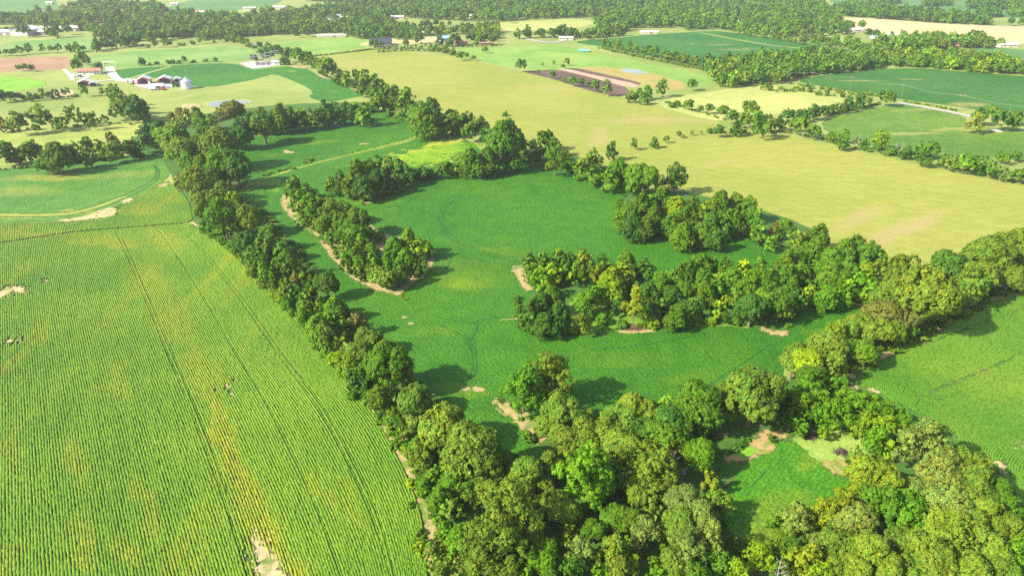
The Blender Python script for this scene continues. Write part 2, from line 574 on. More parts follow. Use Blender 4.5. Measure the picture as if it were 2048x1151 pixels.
M_soyA = soy_mat("soy_farm", (.028, .150, .012), (.055, .20, .015), (.30, .34, .06),
                 ys=[(582, 143, 9, 2.5, 0, .8), (660, 183, 8, 3, 0, .4)], amount=.1)
sheet("soybean_field", "228,138 340,132 400,128 468,126 502,140 556,134 592,132 617,138 633,150 668,160 693,174 735,190 700,197 654,206 616,195 628,185 611,173 588,163 549,147 517,157 459,169 423,174 383,173 352,158 293,155 258,157 240,156 230,151", .05, M_soyA,
      "deep green soybean field wrapping behind the farmyard", "field", smooth=1)
M_path = grass_mat("grass_path", (.30, .34, .09), (.40, .40, .13), None, .05)
ribbon("grass_path", gpts("342,133 300,145 262,157"), 3.0, .09, M_path, "narrow grass path across the farm soybean field", "path")
ribbon("grass_path", gpts("1400,66 1450,75 1530,90 1620,99"), 3.5, .09, M_path, "pale grass lane through the far soybean field", "path")

# left fields
M_soyF3 = soy_mat("soy_left_far", (.055, .19, .024), (.11, .25, .028), (.34, .33, .05),
                  ys=[(100, 355, 26, 9, 5, .75), (70, 430, 60, 4, 2, .7), (20, 385, 26, 10, 0, .5), (240, 350, 25, 8, 10, .35)], amount=.5, row=0.0)
f3 = sheet("soybean_field", "-260,372 0,339 60,332 140,324 230,314 300,309 318,312 334,334 340,350 328,364 313,371 280,389 235,408 207,424 172,434 137,440 98,443 0,446 -260,462", .05, M_soyF3,
      "smooth pale green soybean field at left below the hedgerow", "field", smooth=1)
M_trk = soy_mat("wheel_track_crop", (.018, .105, .015), (.032, .14, .018), (.08, .16, .02), amount=.2)
M_trkY = grass_mat("track_yellow", (.24, .28, .05), (.30, .32, .06), None, .1)
for k, s in enumerate(("-40,424 80,428 150,423 200,408 260,386 306,362 316,345 306,330", "-40,432 80,435 152,430 205,414 262,393 310,366 322,346 310,330")):
    ribbon("wheel_track", gpts(s), .8, .058, M_trk, parent=f3, jitter=.4, seed=k)
ribbon("wheel_track", gpts("-40,428 80,431.5 151,427 202,411 250,393"), 2.4, .054, M_trkY, parent=f3, jitter=.65)

SOIL = dirt_mat("row_soil", (.16, .12, .06), (.085, .075, .035), (.05, .11, .02), .5, .25)
F1 = gpts("-420,476 0,488 150,465 300,453 376,447 392,450 450,492 500,541 560,602 640,702 690,757 745,812 790,892 835,982 860,1060 864,1151 862,1400 -500,1400")
F2 = gpts("-420,462 0,447 98,444 137,441 172,435 207,425 235,409 280,390 313,372 334,362 356,376 380,410 386,440 376,446 300,452 150,464 0,487 -420,474")
spans("row_field_ground", F1, .03, SOIL, "bare soil under the striped soybean rows at lower left", "field", smooth=1)
spans("row_field_ground", F2, .035, SOIL, "bare soil under the narrow striped field at left", "field", smooth=1)
dirtpatch = dirt_mat("pale_sand", (.52, .42, .22), (.38, .30, .14), (.13, .20, .03), .60, .6)
BARE = []
def bare(name_label, s, z=.06, mat=None, jit=.6):
    p = gpts(s)
    BARE.append(p)
    return fspans("bare_patch", p, z, mat or dirtpatch, name_label, "bare soil", fw=1.3, cell=.5)
bare("long pale sandy scar between the two left fields", "112,441 140,437 172,432 205,418 232,414 236,426 222,434 190,438 160,441 130,444")
bare("short sandy scar right of the long one at left", "242,402 255,397 270,395 262,404 248,408")
bare("small dirt patch by the far corner of the left field", "313,372 328,366 340,366 330,373 318,377")
bare("pale bare spots at the left frame edge", "-8,584 20,572 44,572 56,584 40,588 24,584 2,596 -8,600")
bare("small pale spot inside the left crop rows", "86,561 98,556 102,560 92,565")
bare("little bare spot low on the left frame edge", "10,682 30,678 40,682 20,686")
bare("pale eroded streak at the bottom of the left rows", "502,1076 510,1072 530,1110 556,1128 566,1152 580,1200 540,1220 520,1140 506,1100", jit=.9)
bare("thin bare crack halfway down the left rows", "452,762 458,772 464,790 459,792 453,778")
bare("sandy corner beside the left tree line", "386,444 398,446 408,458 398,460 388,452", .07)

# near soybean canopy: middle field
M_mid = soy_mat("soy_middle", (.032, .155, .006), (.062, .205, .008), (.19, .27, .008),
                ys=[(930, 566, 12, 6, 0, .75), (925, 545, 22, 13, 0, .30), (1000, 505, 20, 5, -30, .3), (735, 405, 4, 2, 0, 1), (740, 400, 16, 8, 0, .35),
                    (1090, 545, 10, 4, -30, .6), (1380, 760, 12, 5, 20, .25), (1250, 720, 16, 5, 0, .18), (870, 655, 8, 3, 0, .35), (790, 245, 8, 20, 0, .2),
                    (640, 285, 16, 6, 10, .5), (540, 330, 5, 5, 0, .4), (545, 310, 8, 4, 0, .3), (910, 780, 8, 3, 0, .6), (1660, 665, 10, 3, 10, .3)],
                bare=[(955, 778, 3.0, 1.2, 0, 1), (933, 777, 1.8, .8, 0, .8), (810, 634, 1.2, .7, 0, .9), (820, 647, 1.2, .8, 0, .9), (728, 288, 4, 1.5, 0, .8), (735, 405, 2.5, 1.4, 0, 1)], amount=.22,
                row=.30, rowrot=R(35))
C_N1 = "470,272 520,273 545,270 600,255 650,241 690,231 740,223 790,223 820,234 845,246 864,251 858,259 845,266 800,283 760,293 720,304 680,312 640,322 600,332 560,345 530,355 500,368 480,345 470,310"
mid_n = sheet("soybean_field", C_N1, .05, M_mid, "upper rounded dark green soybean field behind the ditch", "field", smooth=1)
C_MAIN = ("465,385 505,370 560,350 600,337 640,327 690,314 760,298 815,284 850,270 880,264 905,268 950,287 960,302 1000,324 1045,323 1068,321 1093,334 1140,343 1190,356 1240,373 1262,382 1245,402 1238,440 "
          "1290,453 1330,470 1372,488 1404,493 1440,478 1475,462 1520,480 1575,500 1600,540 1640,595 1690,600 1742,612 1748,622 1700,655 1620,695 1570,725 1560,765 1480,785 1400,800 1300,812 1200,840 1075,895 1050,908 1015,918 "
          "975,900 925,850 875,800 835,760 795,712 745,662 695,622 655,572 615,522 575,472 540,432 505,402 480,390")
mid = sheet("soybean_field", C_MAIN, .05, M_mid, "large deep green soybean field winding through the middle woods", "field", smooth=1)
M_ditch = grass_mat("ditch_grass", (.12, .25, .02), (.22, .31, .035), (.32, .34, .07), .15)
fribbon("ditch_bank", gpts("520,362 560,347.5 600,334.5 640,324.5 690,312 760,295 810,281 850,268"), 2.4, .085, M_ditch, "weedy yellow green ditch bank between two soybean fields", "ditch")
M_lime = soy_mat("soy_yellowing", (.10, .27, .012), (.24, .38, .015), (.40, .40, .05), ys=[(900, 283, 22, 4, 25, .9), (850, 292, 28, 3, 25, .9), (810, 305, 26, 3, 25, .6)], amount=.8, big=.03)
fsheet("yellowing_crop", "770,318 800,310 830,300 862,288 880,275 900,270 925,278 946,289 935,300 908,310 888,324 850,331 826,335 800,326", .07, M_lime, "glowing yellow green patch of soybeans behind the hedge", "field", fw=7, cell=1.2, scale=.16, amp=1.6)
fsheet("yellowing_crop", "490,375 520,362 545,356 566,366 556,377 540,377 528,369 505,378", .07, M_lime, "small yellow green patch near the left tree line", "field", fw=5, cell=1.2, scale=.2, amp=1.6)
fsheet("grass_corner", "1052,320 1068,318 1082,324 1094,335 1097,341 1086,340 1074,328 1058,326", .075, M_ditch, "yellow green grass corner at the head of the middle field", "grass", jitter=.65)

tracks = ["878,440 880,420 900,395 940,370 1000,350 1060,340 1120,340", "884,445 887,422 908,398 946,374 1004,354 1064,344", "878,440 890,470 920,490 970,510 1030,522 1040,522",
          "884,445 897,468 926,487 975,506 1035,517", "935,690 950,670 958,640 945,650 900,640", "962,640 1000,632 1040,640 1060,650", "930,770 948,735 945,700 925,670 880,650",
          "938,772 956,738 952,700 930,668", "960,520 1010,530 1030,535", "1210,460 1280,478 1370,500 1450,505", "1180,700 1300,690 1420,665", "905,520 890,540 878,552", "1400,780 1480,730 1540,690"]
for k, s in enumerate(tracks):
    ribbon("wheel_track", gpts(s), .42, .056, M_trk, parent=mid, jitter=.6, seed=20 + k)
ribbon("wheel_track", gpts("1000,640 1060,635 1120,650 1180,672"), .5, .057, M_trkY, parent=mid, jitter=.6)
# scrape with bare soil in the upper field
bare("small V shaped scrape in the upper middle field", "566,303 572,299 576,303 594,305 576,307 570,306", .075)

# woodland floors and dirt margins
M_floor = dirt_mat("field_margin_dirt", (.45, .35, .155), (.33, .25, .105), (.12, .21, .03), .57, .45)
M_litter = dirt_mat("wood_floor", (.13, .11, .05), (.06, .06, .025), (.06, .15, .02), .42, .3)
M_edge = grass_mat("edge_weeds", (.10, .24, .018), (.18, .30, .03), (.28, .30, .06), .12)
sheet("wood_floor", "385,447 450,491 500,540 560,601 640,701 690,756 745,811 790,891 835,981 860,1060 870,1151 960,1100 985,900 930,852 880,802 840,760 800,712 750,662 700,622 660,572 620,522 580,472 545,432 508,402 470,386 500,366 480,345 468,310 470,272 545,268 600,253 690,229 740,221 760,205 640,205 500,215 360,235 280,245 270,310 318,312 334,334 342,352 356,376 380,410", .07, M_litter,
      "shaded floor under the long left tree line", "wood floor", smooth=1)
fribbon("field_edge_weeds", gpts("395,452 450,489 500,537 560,598 640,698 690,753 745,808"), 2.6, .10, M_edge, "strip of bright weeds along the left row field", "weeds")
fribbon("dirt_edge", gpts("690,757 745,812 790,890 836,978 862,1060 866,1130"), 1.5, .10, M_floor, "thin dirt edge along the lower left tree line", "path")
fsheet("island_floor", "562,413 585,439 607,454 640,478 648,496 673,527 701,554 732,572 780,589 800,590 817,604 800,585 845,555 868,530 868,500 840,480 770,470 735,445 690,425 645,415 625,395 575,385 562,395", .08, M_floor,
      "tan dirt margin along the wooded island at left of centre", "wood floor", smooth=1, cell=.8, fw=1.2)
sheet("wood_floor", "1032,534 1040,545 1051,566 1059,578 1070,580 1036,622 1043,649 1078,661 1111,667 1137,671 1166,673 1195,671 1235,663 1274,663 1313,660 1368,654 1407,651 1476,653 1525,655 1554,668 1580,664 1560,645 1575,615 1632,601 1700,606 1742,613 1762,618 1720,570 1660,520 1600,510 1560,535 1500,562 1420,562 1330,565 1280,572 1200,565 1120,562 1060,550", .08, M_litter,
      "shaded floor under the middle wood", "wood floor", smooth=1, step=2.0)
for k, s in enumerate(("1030,533 1040,545 1052,566 1062,580", "1036,635 1043,650 1078,662 1111,668", "1235,664 1274,664 1313,661", "1525,656 1550,668 1575,666", "1632,601 1700,606 1742,613")):
    fribbon("dirt_edge", gpts(s), (3.4, 1.2, 1.3, 2.4, 1.0)[k], .10, M_floor,
           ("bare bank at the left tip of the middle wood", "thin dirt edge below the dark trees of the middle wood", "pale dirt edge below the yellow poplar", "dry patch at the right end of the middle wood", "thin dirt edge beyond the right pocket of the field")[k], "path", jitter=.65)
fsheet("glade_grass", "1135,602 1160,588 1200,600 1230,618 1290,640 1300,652 1240,656 1200,664 1165,660 1140,640", .10, M_edge, "sunlit grassy glade inside the middle wood", "grass", jitter=.6)
fribbon("field_edge_weeds", gpts("1395,651 1440,648 1500,653"), 2.2, .11, M_edge, "bright weeds below the lime tree of the middle wood", "weeds")
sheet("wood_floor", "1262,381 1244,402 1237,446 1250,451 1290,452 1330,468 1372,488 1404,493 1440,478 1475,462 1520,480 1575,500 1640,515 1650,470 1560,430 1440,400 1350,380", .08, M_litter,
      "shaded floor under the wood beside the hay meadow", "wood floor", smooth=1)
for k, s in enumerate(("1232,447 1250,450", "1330,467 1345,479 1372,488 1404,493 1416,489", "1440,464 1475,462 1520,479 1572,499", "1140,343 1190,355.5 1240,373 1263,382", "780,222 805,228 822,236 845,247 866,251")):
    fribbon("dirt_edge", gpts(s), (2.2, 2.6, 2.0, 1.8, 2.2)[k], .10, M_floor,
           ("small dirt spot at the left corner of the meadow wood", "dirt margin with logs under the meadow wood", "thin dirt edge of the pocket under the meadow wood", "tan dirt edge above the middle field", "curved dirt edge of the upper soybean field")[k], "path", jitter=.65)
fribbon("field_edge_weeds", gpts("1255,450 1290,451 1325,464 1345,476"), 2.0, .105, M_edge, "low weeds below the meadow wood", "weeds")
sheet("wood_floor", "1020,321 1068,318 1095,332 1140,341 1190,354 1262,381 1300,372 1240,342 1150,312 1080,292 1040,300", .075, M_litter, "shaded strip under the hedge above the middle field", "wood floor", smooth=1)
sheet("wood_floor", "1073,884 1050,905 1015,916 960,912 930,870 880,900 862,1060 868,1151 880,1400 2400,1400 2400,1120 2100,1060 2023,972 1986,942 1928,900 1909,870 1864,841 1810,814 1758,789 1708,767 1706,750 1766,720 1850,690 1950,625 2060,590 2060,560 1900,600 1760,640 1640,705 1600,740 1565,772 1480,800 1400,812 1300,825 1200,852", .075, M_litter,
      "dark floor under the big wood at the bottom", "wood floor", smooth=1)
fsheet("dirt_bank", "989,796 988,808 999,821 1017,833 1032,842 1044,860 1062,867 1073,878 1072,892 1095,880 1085,850 1050,820 1020,805 1003,800", .10, M_floor, "bare dirt bank left of the two trees in the near field", "path", jitter=.35, step=1.5)
for k, s in enumerate(("1700,756 1760,720 1820,692 1880,668", "1880,664 1905,645 1945,618", "1945,616 1990,596 2050,578")):
    fribbon("dirt_edge", gpts(s), (2.6, 3.6, 4.2)[k], .10, M_floor, ("shaded dirt strip under the right hedgerow trees", "sunlit dirt patch beside the right hedgerow", "sandy headland at the right frame edge")[k], "path")
fsheet("grass_margin", "1580,878 1610,862 1680,858 1760,890 1810,880 1830,905 1780,920 1720,925 1690,940 1650,935 1600,893", .09, grass_mat("glade_light", (.20, .34, .05), (.28, .38, .08), (.36, .38, .12), .15), "light green grass under the bright grove", "grass", jitter=.5)
M_clear = soy_mat("soy_clearing", (.05, .21, .008), (.09, .27, .010), (.22, .28, .02), ys=[(1560, 1030, 10, 6, 30, .6), (1515, 1060, 8, 4, 30, .6), (1640, 935, 6, 4, 0, .5)], amount=.4, row=.35, rowrot=R(-40))
sheet("soybean_plot", "1440,1000 1462,960 1490,930 1520,905 1560,888 1582,880 1602,895 1640,924 1656,940 1690,958 1704,975 1690,1005 1650,1035 1600,1060 1560,1075 1530,1088 1490,1080 1450,1060", .10, M_clear, "small bright green soybean plot in the wood clearing", "field", smooth=1, jitter=.5)
M_dry = dirt_mat("dry_weeds", (.47, .31, .13), (.34, .25, .09), (.16, .25, .03), .57, .6)
fsheet("dry_weed_patch", "1440,918 1470,905 1495,890 1512,872 1540,856 1585,866 1572,874 1545,885 1548,900 1535,908 1515,912 1500,918 1470,926", .115, M_dry, "orange dry weed patch at the top of the clearing", "weeds", jitter=.6, step=1.2)
fsheet("dry_weed_patch", "1640,926 1655,920 1690,920 1704,936 1700,950 1680,954 1660,944", .115, M_dry, "orange dry weed patch at the right of the clearing", "weeds", jitter=.6, step=1.2)
fribbon("field_edge_weeds", gpts("1478,914 1492,904 1506,894"), 2.4, .13, M_weed, "bright weeds between the orange dry patches", "weeds")
for k, s in enumerate(("1500,975 1520,955 1540,935", "1620,1022 1650,1000 1680,980")):
    ribbon("wheel_track", gpts(s), .22, .108, M_trk, "thin wheel track %s in the clearing plot" % ("at the left", "at the right")[k], "track", jitter=.5)

# right row field
fsheet("field_headland", "1700,765 1712,760 1740,772 1792,800 1848,826 1910,862 1935,900 1990,940 2030,975 2060,1040 2030,1040 1985,975 1930,925 1880,885 1830,862 1780,838 1730,815 1700,795", .11, soy_mat("headland_crop", (.075, .20, .02), (.12, .25, .03), (.25, .28, .05), amount=.5), "unplanted green headland between the bright grove and right rows", "field", fw=2.5, cell=1.0)
RF = gpts("2420,500 2060,586 1990,602 1942,619 1880,664 1818,692 1766,719 1712,747 1712,764 1735,777 1760,788 1792,806 1812,813 1848,832 1865,840 1910,869 1929,900 1968,925 1987,941 2018,958 2025,972 2060,1040 2420,1200")
spans("row_field_ground", RF, .10, dirt_mat("row_soil_green", (.24, .20, .08), (.07, .09, .03), (.06, .15, .02), .44, .25), "bare soil under the curved soybean rows at right", "field", smooth=1)
bare("pale sandy bit at the tip of the right field", "1697,770 1706,765 1717,774 1708,784 1698,782", .13)
bare("broken pale streak in the near right rows", "1732,782 1740,774 1756,777 1756,796 1750,798 1748,782 1741,786 1738,794", .13)
bare("pale washed out spots along the right rows", "1975,925 1985,918 2005,925 2012,938 2016,955 2006,952 1992,938", .13)
bare("pale scar at the right frame edge", "2026,898 2050,882 2052,890 2034,902", .13)

# ponds
n = NT("pond_water")
n.base(n.mix(n.rng(n.noise(.05, 3), .35, .7), (.20, .24, .22), (.28, .31, .28)))
n.b.inputs["Roughness"].default_value = .12
n.b.inputs["Specular IOR Level"].default_value = .5
n.bump(n.noise(1.2, 2), .06, .1)
M_pond = n.m
for s, lab in (("412,209 425,204 450,201 480,200.5 497,202 499,206 480,209 445,213 425,214", "milky farm pond below the grain bin"),
               ("1240,142 1246,138 1270,139 1296,145 1290,148 1262,147", "small blue grey pond beside the plowed plots"),
               ("501,90 508,87 525,88 529,91 515,92", "small far pond behind the substation trees")):
    c = gpts(s)
    mx, my = sum(p[0] for p in c) / len(c), sum(p[1] for p in c) / len(c)
    spans("pond_shore", [(mx + (x - mx) * 1.16, my + (y - my) * 1.22) for x, y in c], .055, dirtpatch if False else M_path, "pale shore of the " + lab, "shore", jitter=.6)
    spans("pond", c, .07, M_pond, lab, "pond", jitter=.3)
bare("sandy bare ground left of the farm pond", "360,212 375,208 400,208 404,213 385,217 365,217", .06)

# roads and yards
M_grav = dirt_mat("gravel", (.62, .57, .50), (.50, .45, .38), None, .5, .8)
M_road = dirt_mat("road_gravel", (.46, .44, .42), (.36, .34, .32), None, .5, .6)
ribbon("gravel_road", gpts("1795,205 1850,215 1900,224 1945,234"), 4.5, .11, M_road, "grey gravel road beside the thin soybean field", "road")
ribbon("country_road", gpts("1040,75 1060,80 1099,86.5 1120,83 1144,78"), 5.0, .11, M_road, "grey country road by the white farm at the top", "road")
ribbon("driveway", gpts("219,134 223,146 230,155 238,161 262,164"), 6.5, .12, M_grav, "white gravel driveway from the entrance gate to the barns", "driveway")
ribbon("driveway", gpts("232,160 212,161 196,163 184,165"), 3.2, .125, M_grav, "thin gravel lane toward the white roofed shed", "driveway")
ribbon("driveway", gpts("128,139 140,150 147,160"), 3.0, .12, M_grav, "gravel lane beside the orange roofed house", "driveway")
fsheet("farm_yard", "256,160 275,158 300,166 330,168 352,170 345,176 320,180 295,178 270,172", .13, M_grav, "pale gravel farmyard between the red barns", "yard", jitter=.5)
sheet("gravel_pad", "480,128 500,124 558,122 562,130 505,138.5", .13, M_grav, "pale gravel pad of the electric substation", "yard", smooth=0, jitter=.2)
sheet("gravel_pad", "150,155 165,151 182,151 180,156 162,158", .12, M_grav, "gravel parking in front of the orange roofed house", "yard", jitter=.65)
fsheet("paddock", "96,182 120,180 148,180 150,192 120,196 100,196", .05, dirt_mat("paddock_dirt", (.55, .42, .25), (.46, .34, .19)), "bare tan paddock below the white roofed shed", "paddock", jitter=.8)
for s, l in (("575,134 590,131 617,135 612,138 595,137", "left"), ("632,150 640,146 660,152 666,158 648,158", "middle"), ("668,160 700,175 745,193 738,192 700,178", "right")):
    fsheet("dirt_edge", s, .09, M_floor, "tan dirt edge, %s of three along the farm soybeans" % l, "path", jitter=.5)

# ------------------------------------------------------------------ crop rows (real ridges of plants)
def soyrow_mat(name, dark, light, yellow, ys=(), amount=.6, rot=0.0):
    n = NT(name)
    w = n.warped(8, .14)
    st = n.noise(.10, 4, .6, .3, n.mapping(rz=-rot, scale=(1, .10, 1)))
    c = n.mix(n.rng(n.noise(.03, 5, .6), .35, .65), dark, light)
    c = n.mix(n.rng(st, .50, .72, 0, amount), c, yellow)
    if ys:
        c = n.mix(n.math('MULTIPLY', n.spots(ys, w), n.rng(n.noise(.5, 4, .7), .3, .62, .2, .9)), c, yellow)
    fine = n.noise(2.6, 3, .7)
    c = n.mix(n.rng(fine, .3, .7), n.mix(1, c, (.74, .78, .74), 'MULTIPLY'), n.mix(1, c, (1.24, 1.2, 1.24), 'MULTIPLY'))
    n.base(c)
    n.bump(n.noise(5.0, 3, .7), .8, .15)
    n.b.inputs["Roughness"].default_value = .65
    return n.m

def build_rows(name, X, Y, valid, mat, label, scl=None, width=.50, height=.30, seed=5, z0=.03):
    """X, Y: arrays (rows, steps) of row centre lines"""
    rng = np.random.default_rng(seed)
    nr, ns = X.shape
    dX = np.gradient(X, axis=1); dY = np.gradient(Y, axis=1)
    L = np.hypot(dX, dY); L[L == 0] = 1
    nx, ny = -dY / L, dX / L
    prof = np.array([-.5, -.33, 0.02, .33, .5]); ph = np.array([.46, .84, 1.0, .84, .46])
    k = len(prof)
    wj = width * (1 + rng.uniform(-.22, .22, (nr, ns)))
    hj = height * (1 + rng.uniform(-.28, .22, (nr, ns)))
    if scl is not None:
        wj = wj * scl; hj = hj * scl
    off = rng.uniform(-.04, .04, (nr, ns))
    V = np.zeros((nr, ns, k, 3), np.float32)
    for i in range(k):
        o = prof[i] * wj + off + rng.uniform(-.05, .05, (nr, ns))
        V[:, :, i, 0] = X + nx * o
        V[:, :, i, 1] = Y + ny * o
        V[:, :, i, 2] = z0 + ph[i] * hj + rng.uniform(-.055, .055, (nr, ns))
    idx = np.arange(nr * ns * k).reshape(nr, ns, k)
    ok = valid[:, :-1] & valid[:, 1:]
    fs = []
    for i in range(k - 1):
        a = idx[:, :-1, i][ok]; b = idx[:, 1:, i][ok]; c = idx[:, 1:, i + 1][ok]; d = idx[:, :-1, i + 1][ok]
        fs.append(np.stack([a, d, c, b], 1))
    F = np.concatenate(fs)
    used = np.unique(F)
    remap = np.full(nr * ns * k, -1, np.int64); remap[used] = np.arange(len(used))
    Vf = V.reshape(-1, 3)[used]; F = remap[F]
    me = mesh_np(name, Vf, faces4=F)
    if me.polygons[0].normal.z < 0:
        me.flip_normals()
    o = link(name, me, mat)
    return tag(o, label, "crop", kind="stuff")

def not_bare(X, Y, rng):
    ok = np.ones(X.shape, bool)
    for p in BARE:
        ok &= ~(inside(p, X + rng.normal(0, .8, X.shape), Y + rng.normal(0, .8, X.shape)) & (rng.random(X.shape) < .88))
    return ok

rng0 = np.random.default_rng(11)
ROW = .50
SL = -.665
# boundary of the near left field as x(y)
bpx = gpts("378,446 392,452 450,492 500,541 560,602 640,702 690,757 745,812 790,892 835,982 860,1060 864,1151 862,1400")
by = np.array([p[1] for p in bpx])[::-1]; bx = np.array([p[0] for p in bpx])[::-1]
ys_ = np.arange(60, 238, .50)
B = np.interp(ys_, by, bx)
kern = np.ones(41) / 41
B = np.convolve(np.pad(B, 20, mode='edge'), kern, mode='valid')
i0 = np.argmin(abs(ys_ - 150))
S_ = B[i0] + SL * (ys_ - 150)
dx = ROW * math.sqrt(1 + SL * SL)
K = 280
kk = np.arange(K)[:, None]
wgt = np.exp(-kk / 30.0)
Xr = (B * wgt + S_ * (1 - wgt)) - .75 - kk * dx
Yr = np.repeat(ys_[None, :], K, 0)
Xr = Xr + .06 * np.sin(Yr * .21 + kk * .9)
ok = inside(F1, Xr + .5, Yr) & not_bare(Xr, Yr, rng0)
ok &= Xr > (-.80 * Yr - 62)
scl = np.ones(Xr.shape)
for tk in (15, 17, 34, 60, 62):        # wheel marks: trodden rows
    scl[tk] *= .55 + .35 * np.abs(np.sin(Yr[tk] * .05 + tk)) * rng0.random(Xr.shape[1])
ERODE0 = gpts("500,1060 512,1060 532,1096 560,1118 575,1160 600,1300 540,1300 520,1160 508,1100")
ERODE = gpts("444,842 462,842 478,900 502,960 530,1030 566,1090 600,1160 620,1300 520,1300 505,1160 492,1080 476,1000 456,930 444,880")
er = np.clip(sdist(ERODE, Xr, Yr) / 2.5 + .35, 0, 1)
scl *= 1 - er * (.14 + .22 * rng0.random(Xr.shape))
er0 = np.clip(sdist(ERODE0, Xr, Yr) / 2.0 + .4, 0, 1)
scl *= 1 - er0 * (.25 + .35 * rng0.random(Xr.shape))
fspans("bare_patch", ERODE0, .05, dirtpatch, "pale eroded strip showing through the lower left rows", "bare soil", fw=2.0, cell=.7)
YS1 = [(300, 560, 7, 28, 36, .4), (345, 640, 7, 26, 35, .45), (400, 740, 5.5, 22, 34, .5), (440, 830, 3.2, 18, 33, .75), (455, 890, 3.2, 14, 32, 1), (490, 980, 3.4, 14, 31, 1), (530, 1080, 4, 14, 31, 1), (560, 1140, 4, 10, 31, 1), (470, 930, 2.5, 16, 32, 1),
       (330, 480, 6, 18, 38, .6), (200, 482, 14, 5, 0, .7), (245, 492, 8, 5, 0, .8), (150, 930, 2.5, 14, 33, .5), (240, 760, 3, 18, 33, .35), (290, 1020, 2.5, 14, 33, .5), (700, 1010, 2.5, 12, 30, .3), (640, 980, 2.2, 12, 30, .4), (175, 1100, 2.5, 10, 33, .6), (250, 1110, 2.5, 8, 33, .6), (80, 660, 3, 14, 35, .4), (20, 900, 2.5, 14, 33, .4)]
M_row1 = soyrow_mat("soy_rows_left", (.088, .195, .008), (.138, .245, .011), (.27, .27, .014), YS1, .5, R(33.6))
build_rows("soybean_rows", Xr, Yr, ok, M_row1, "straight green and yellow soybean rows filling the lower left", scl=scl, seed=5, z0=.03)

ys2 = np.arange(196, 292, .7)
K2 = 300
kk2 = np.arange(K2)[:, None]
X2 = (-112 + SL * (ys2 - 230))[None, :] + 22 - kk2 * dx
Y2 = np.repeat(ys2[None, :], K2, 0)
ok2 = inside(F2, X2, Y2) & not_bare(X2, Y2, rng0)
M_row2 = soyrow_mat("soy_rows_left_far", (.085, .190, .010), (.132, .240, .014), (.27, .28, .015), [(290, 420, 12, 10, 0, .6), (60, 470, 40, 5, 0, .6), (350, 400, 8, 8, 0, .4)], .5, R(33.6))
build_rows("soybean_rows", X2, Y2, ok2, M_row2, "narrow band of striped soybean rows above the lower left field", seed=6, z0=.035)

# right field: rows run parallel to the hedge and curl round at the grove
hA, hB = np.array(G(2330, 520)), np.array(G(1712, 752))
eA, eB = np.array(G(1712, 758)), np.array(G(2020, 962))
hd = (hB - hA) / np.hypot(*(hB - hA)); ed = (eB - eA) / np.hypot(*(eB - eA))
sn = abs(hd[0] * ed[1] - hd[1] * ed[0])
LEN, CURL, RAD = 190.0, R(62), 9.0
s1 = np.linspace(0, LEN, 330); s2 = np.linspace(0, CURL * RAD, 26)[1:]; s3 = np.linspace(0, 14, 30)[1:]
turn = 1.0 if (hd[0] * ed[1] - hd[1] * ed[0]) > 0 else -1.0
nrm = np.array([-hd[1], hd[0]]) * turn
base = [hB - hd * (LEN - t) for t in s1]
base += [hB + hd * RAD * math.sin(t / RAD) + nrm * RAD * (1 - math.cos(t / RAD)) for t in s2]
dl = hd * math.cos(CURL) + nrm * math.sin(CURL)
base += [base[len(s1) + len(s2) - 1] + dl * t for t in s3]
base = np.array(base)
ST = len(base)
RX, RY = [], []
for k in range(-16, 210):
    q = ed * (k * ROW / sn) - hd * (7.5 + 1.2 * math.sin(k * .09))
    RX.append(base[:, 0] + q[0]); RY.append(base[:, 1] + q[1])
RX, RY = np.array(RX), np.array(RY)
okr = inside(RF, RX, RY) & not_bare(RX, RY, rng0)
px_lim = RX < (.75 * (RY * _ct + CAM_H * _st) + 25)
okr &= px_lim 
for tk in (12, 13, 40, 41):
    okr[tk] &= rng0.random(ST) < .72
M_row3 = soyrow_mat("soy_rows_right", (.080, .215, .012), (.130, .265, .016), (.22, .29, .02), [(1980, 760, 18, 10, 0, .5), (1900, 740, 10, 6, 0, .4), (2000, 800, 14, 5, 0, .4)], .35, R(70))
build_rows("soybean_rows", RX, RY, okr, M_row3, "curving bright green soybean rows at the right edge", seed=7, z0=.10, width=.50)
# ------------------------------------------------------------------ foliage
def leaf_mat():
    n = NT("foliage")
    at = n.add("ShaderNodeAttribute"); at.attribute_name = "col"
    oi = n.add("ShaderNodeObjectInfo")
    c = n.mix(1, at.outputs["Color"], oi.outputs["Color"], 'MULTIPLY')
    n.base(c)
    n.b.inputs["Roughness"].default_value = .55
    n.b.inputs["Specular IOR Level"].default_value = .10
    tr = n.add("ShaderNodeBsdfTranslucent")
    n.put(tr.inputs["Color"], n.mix(1, c, (1.2, 1.15, .45), 'MULTIPLY'))
    mx = n.add("ShaderNodeMixShader")
    mx.inputs[0].default_value = .28
    n.t.links.new(n.b.outputs[0], mx.inputs[1])
    n.t.links.new(tr.outputs[0], mx.inputs[2])
    n.t.links.new(mx.outputs[0], n.t.nodes["Material Output"].inputs["Surface"])
    return n.m
M_leaf = leaf_mat()
M_bark = flat("bark", (.16, .12, .085), .9, 0, .3, 3.0)
M_dead = flat("dead_wood", (.30, .27, .23), .9, 0, .25, 3.0)

def unit(v):
    return v / np.maximum(1e-9, np.linalg.norm(v, axis=-1, keepdims=True))

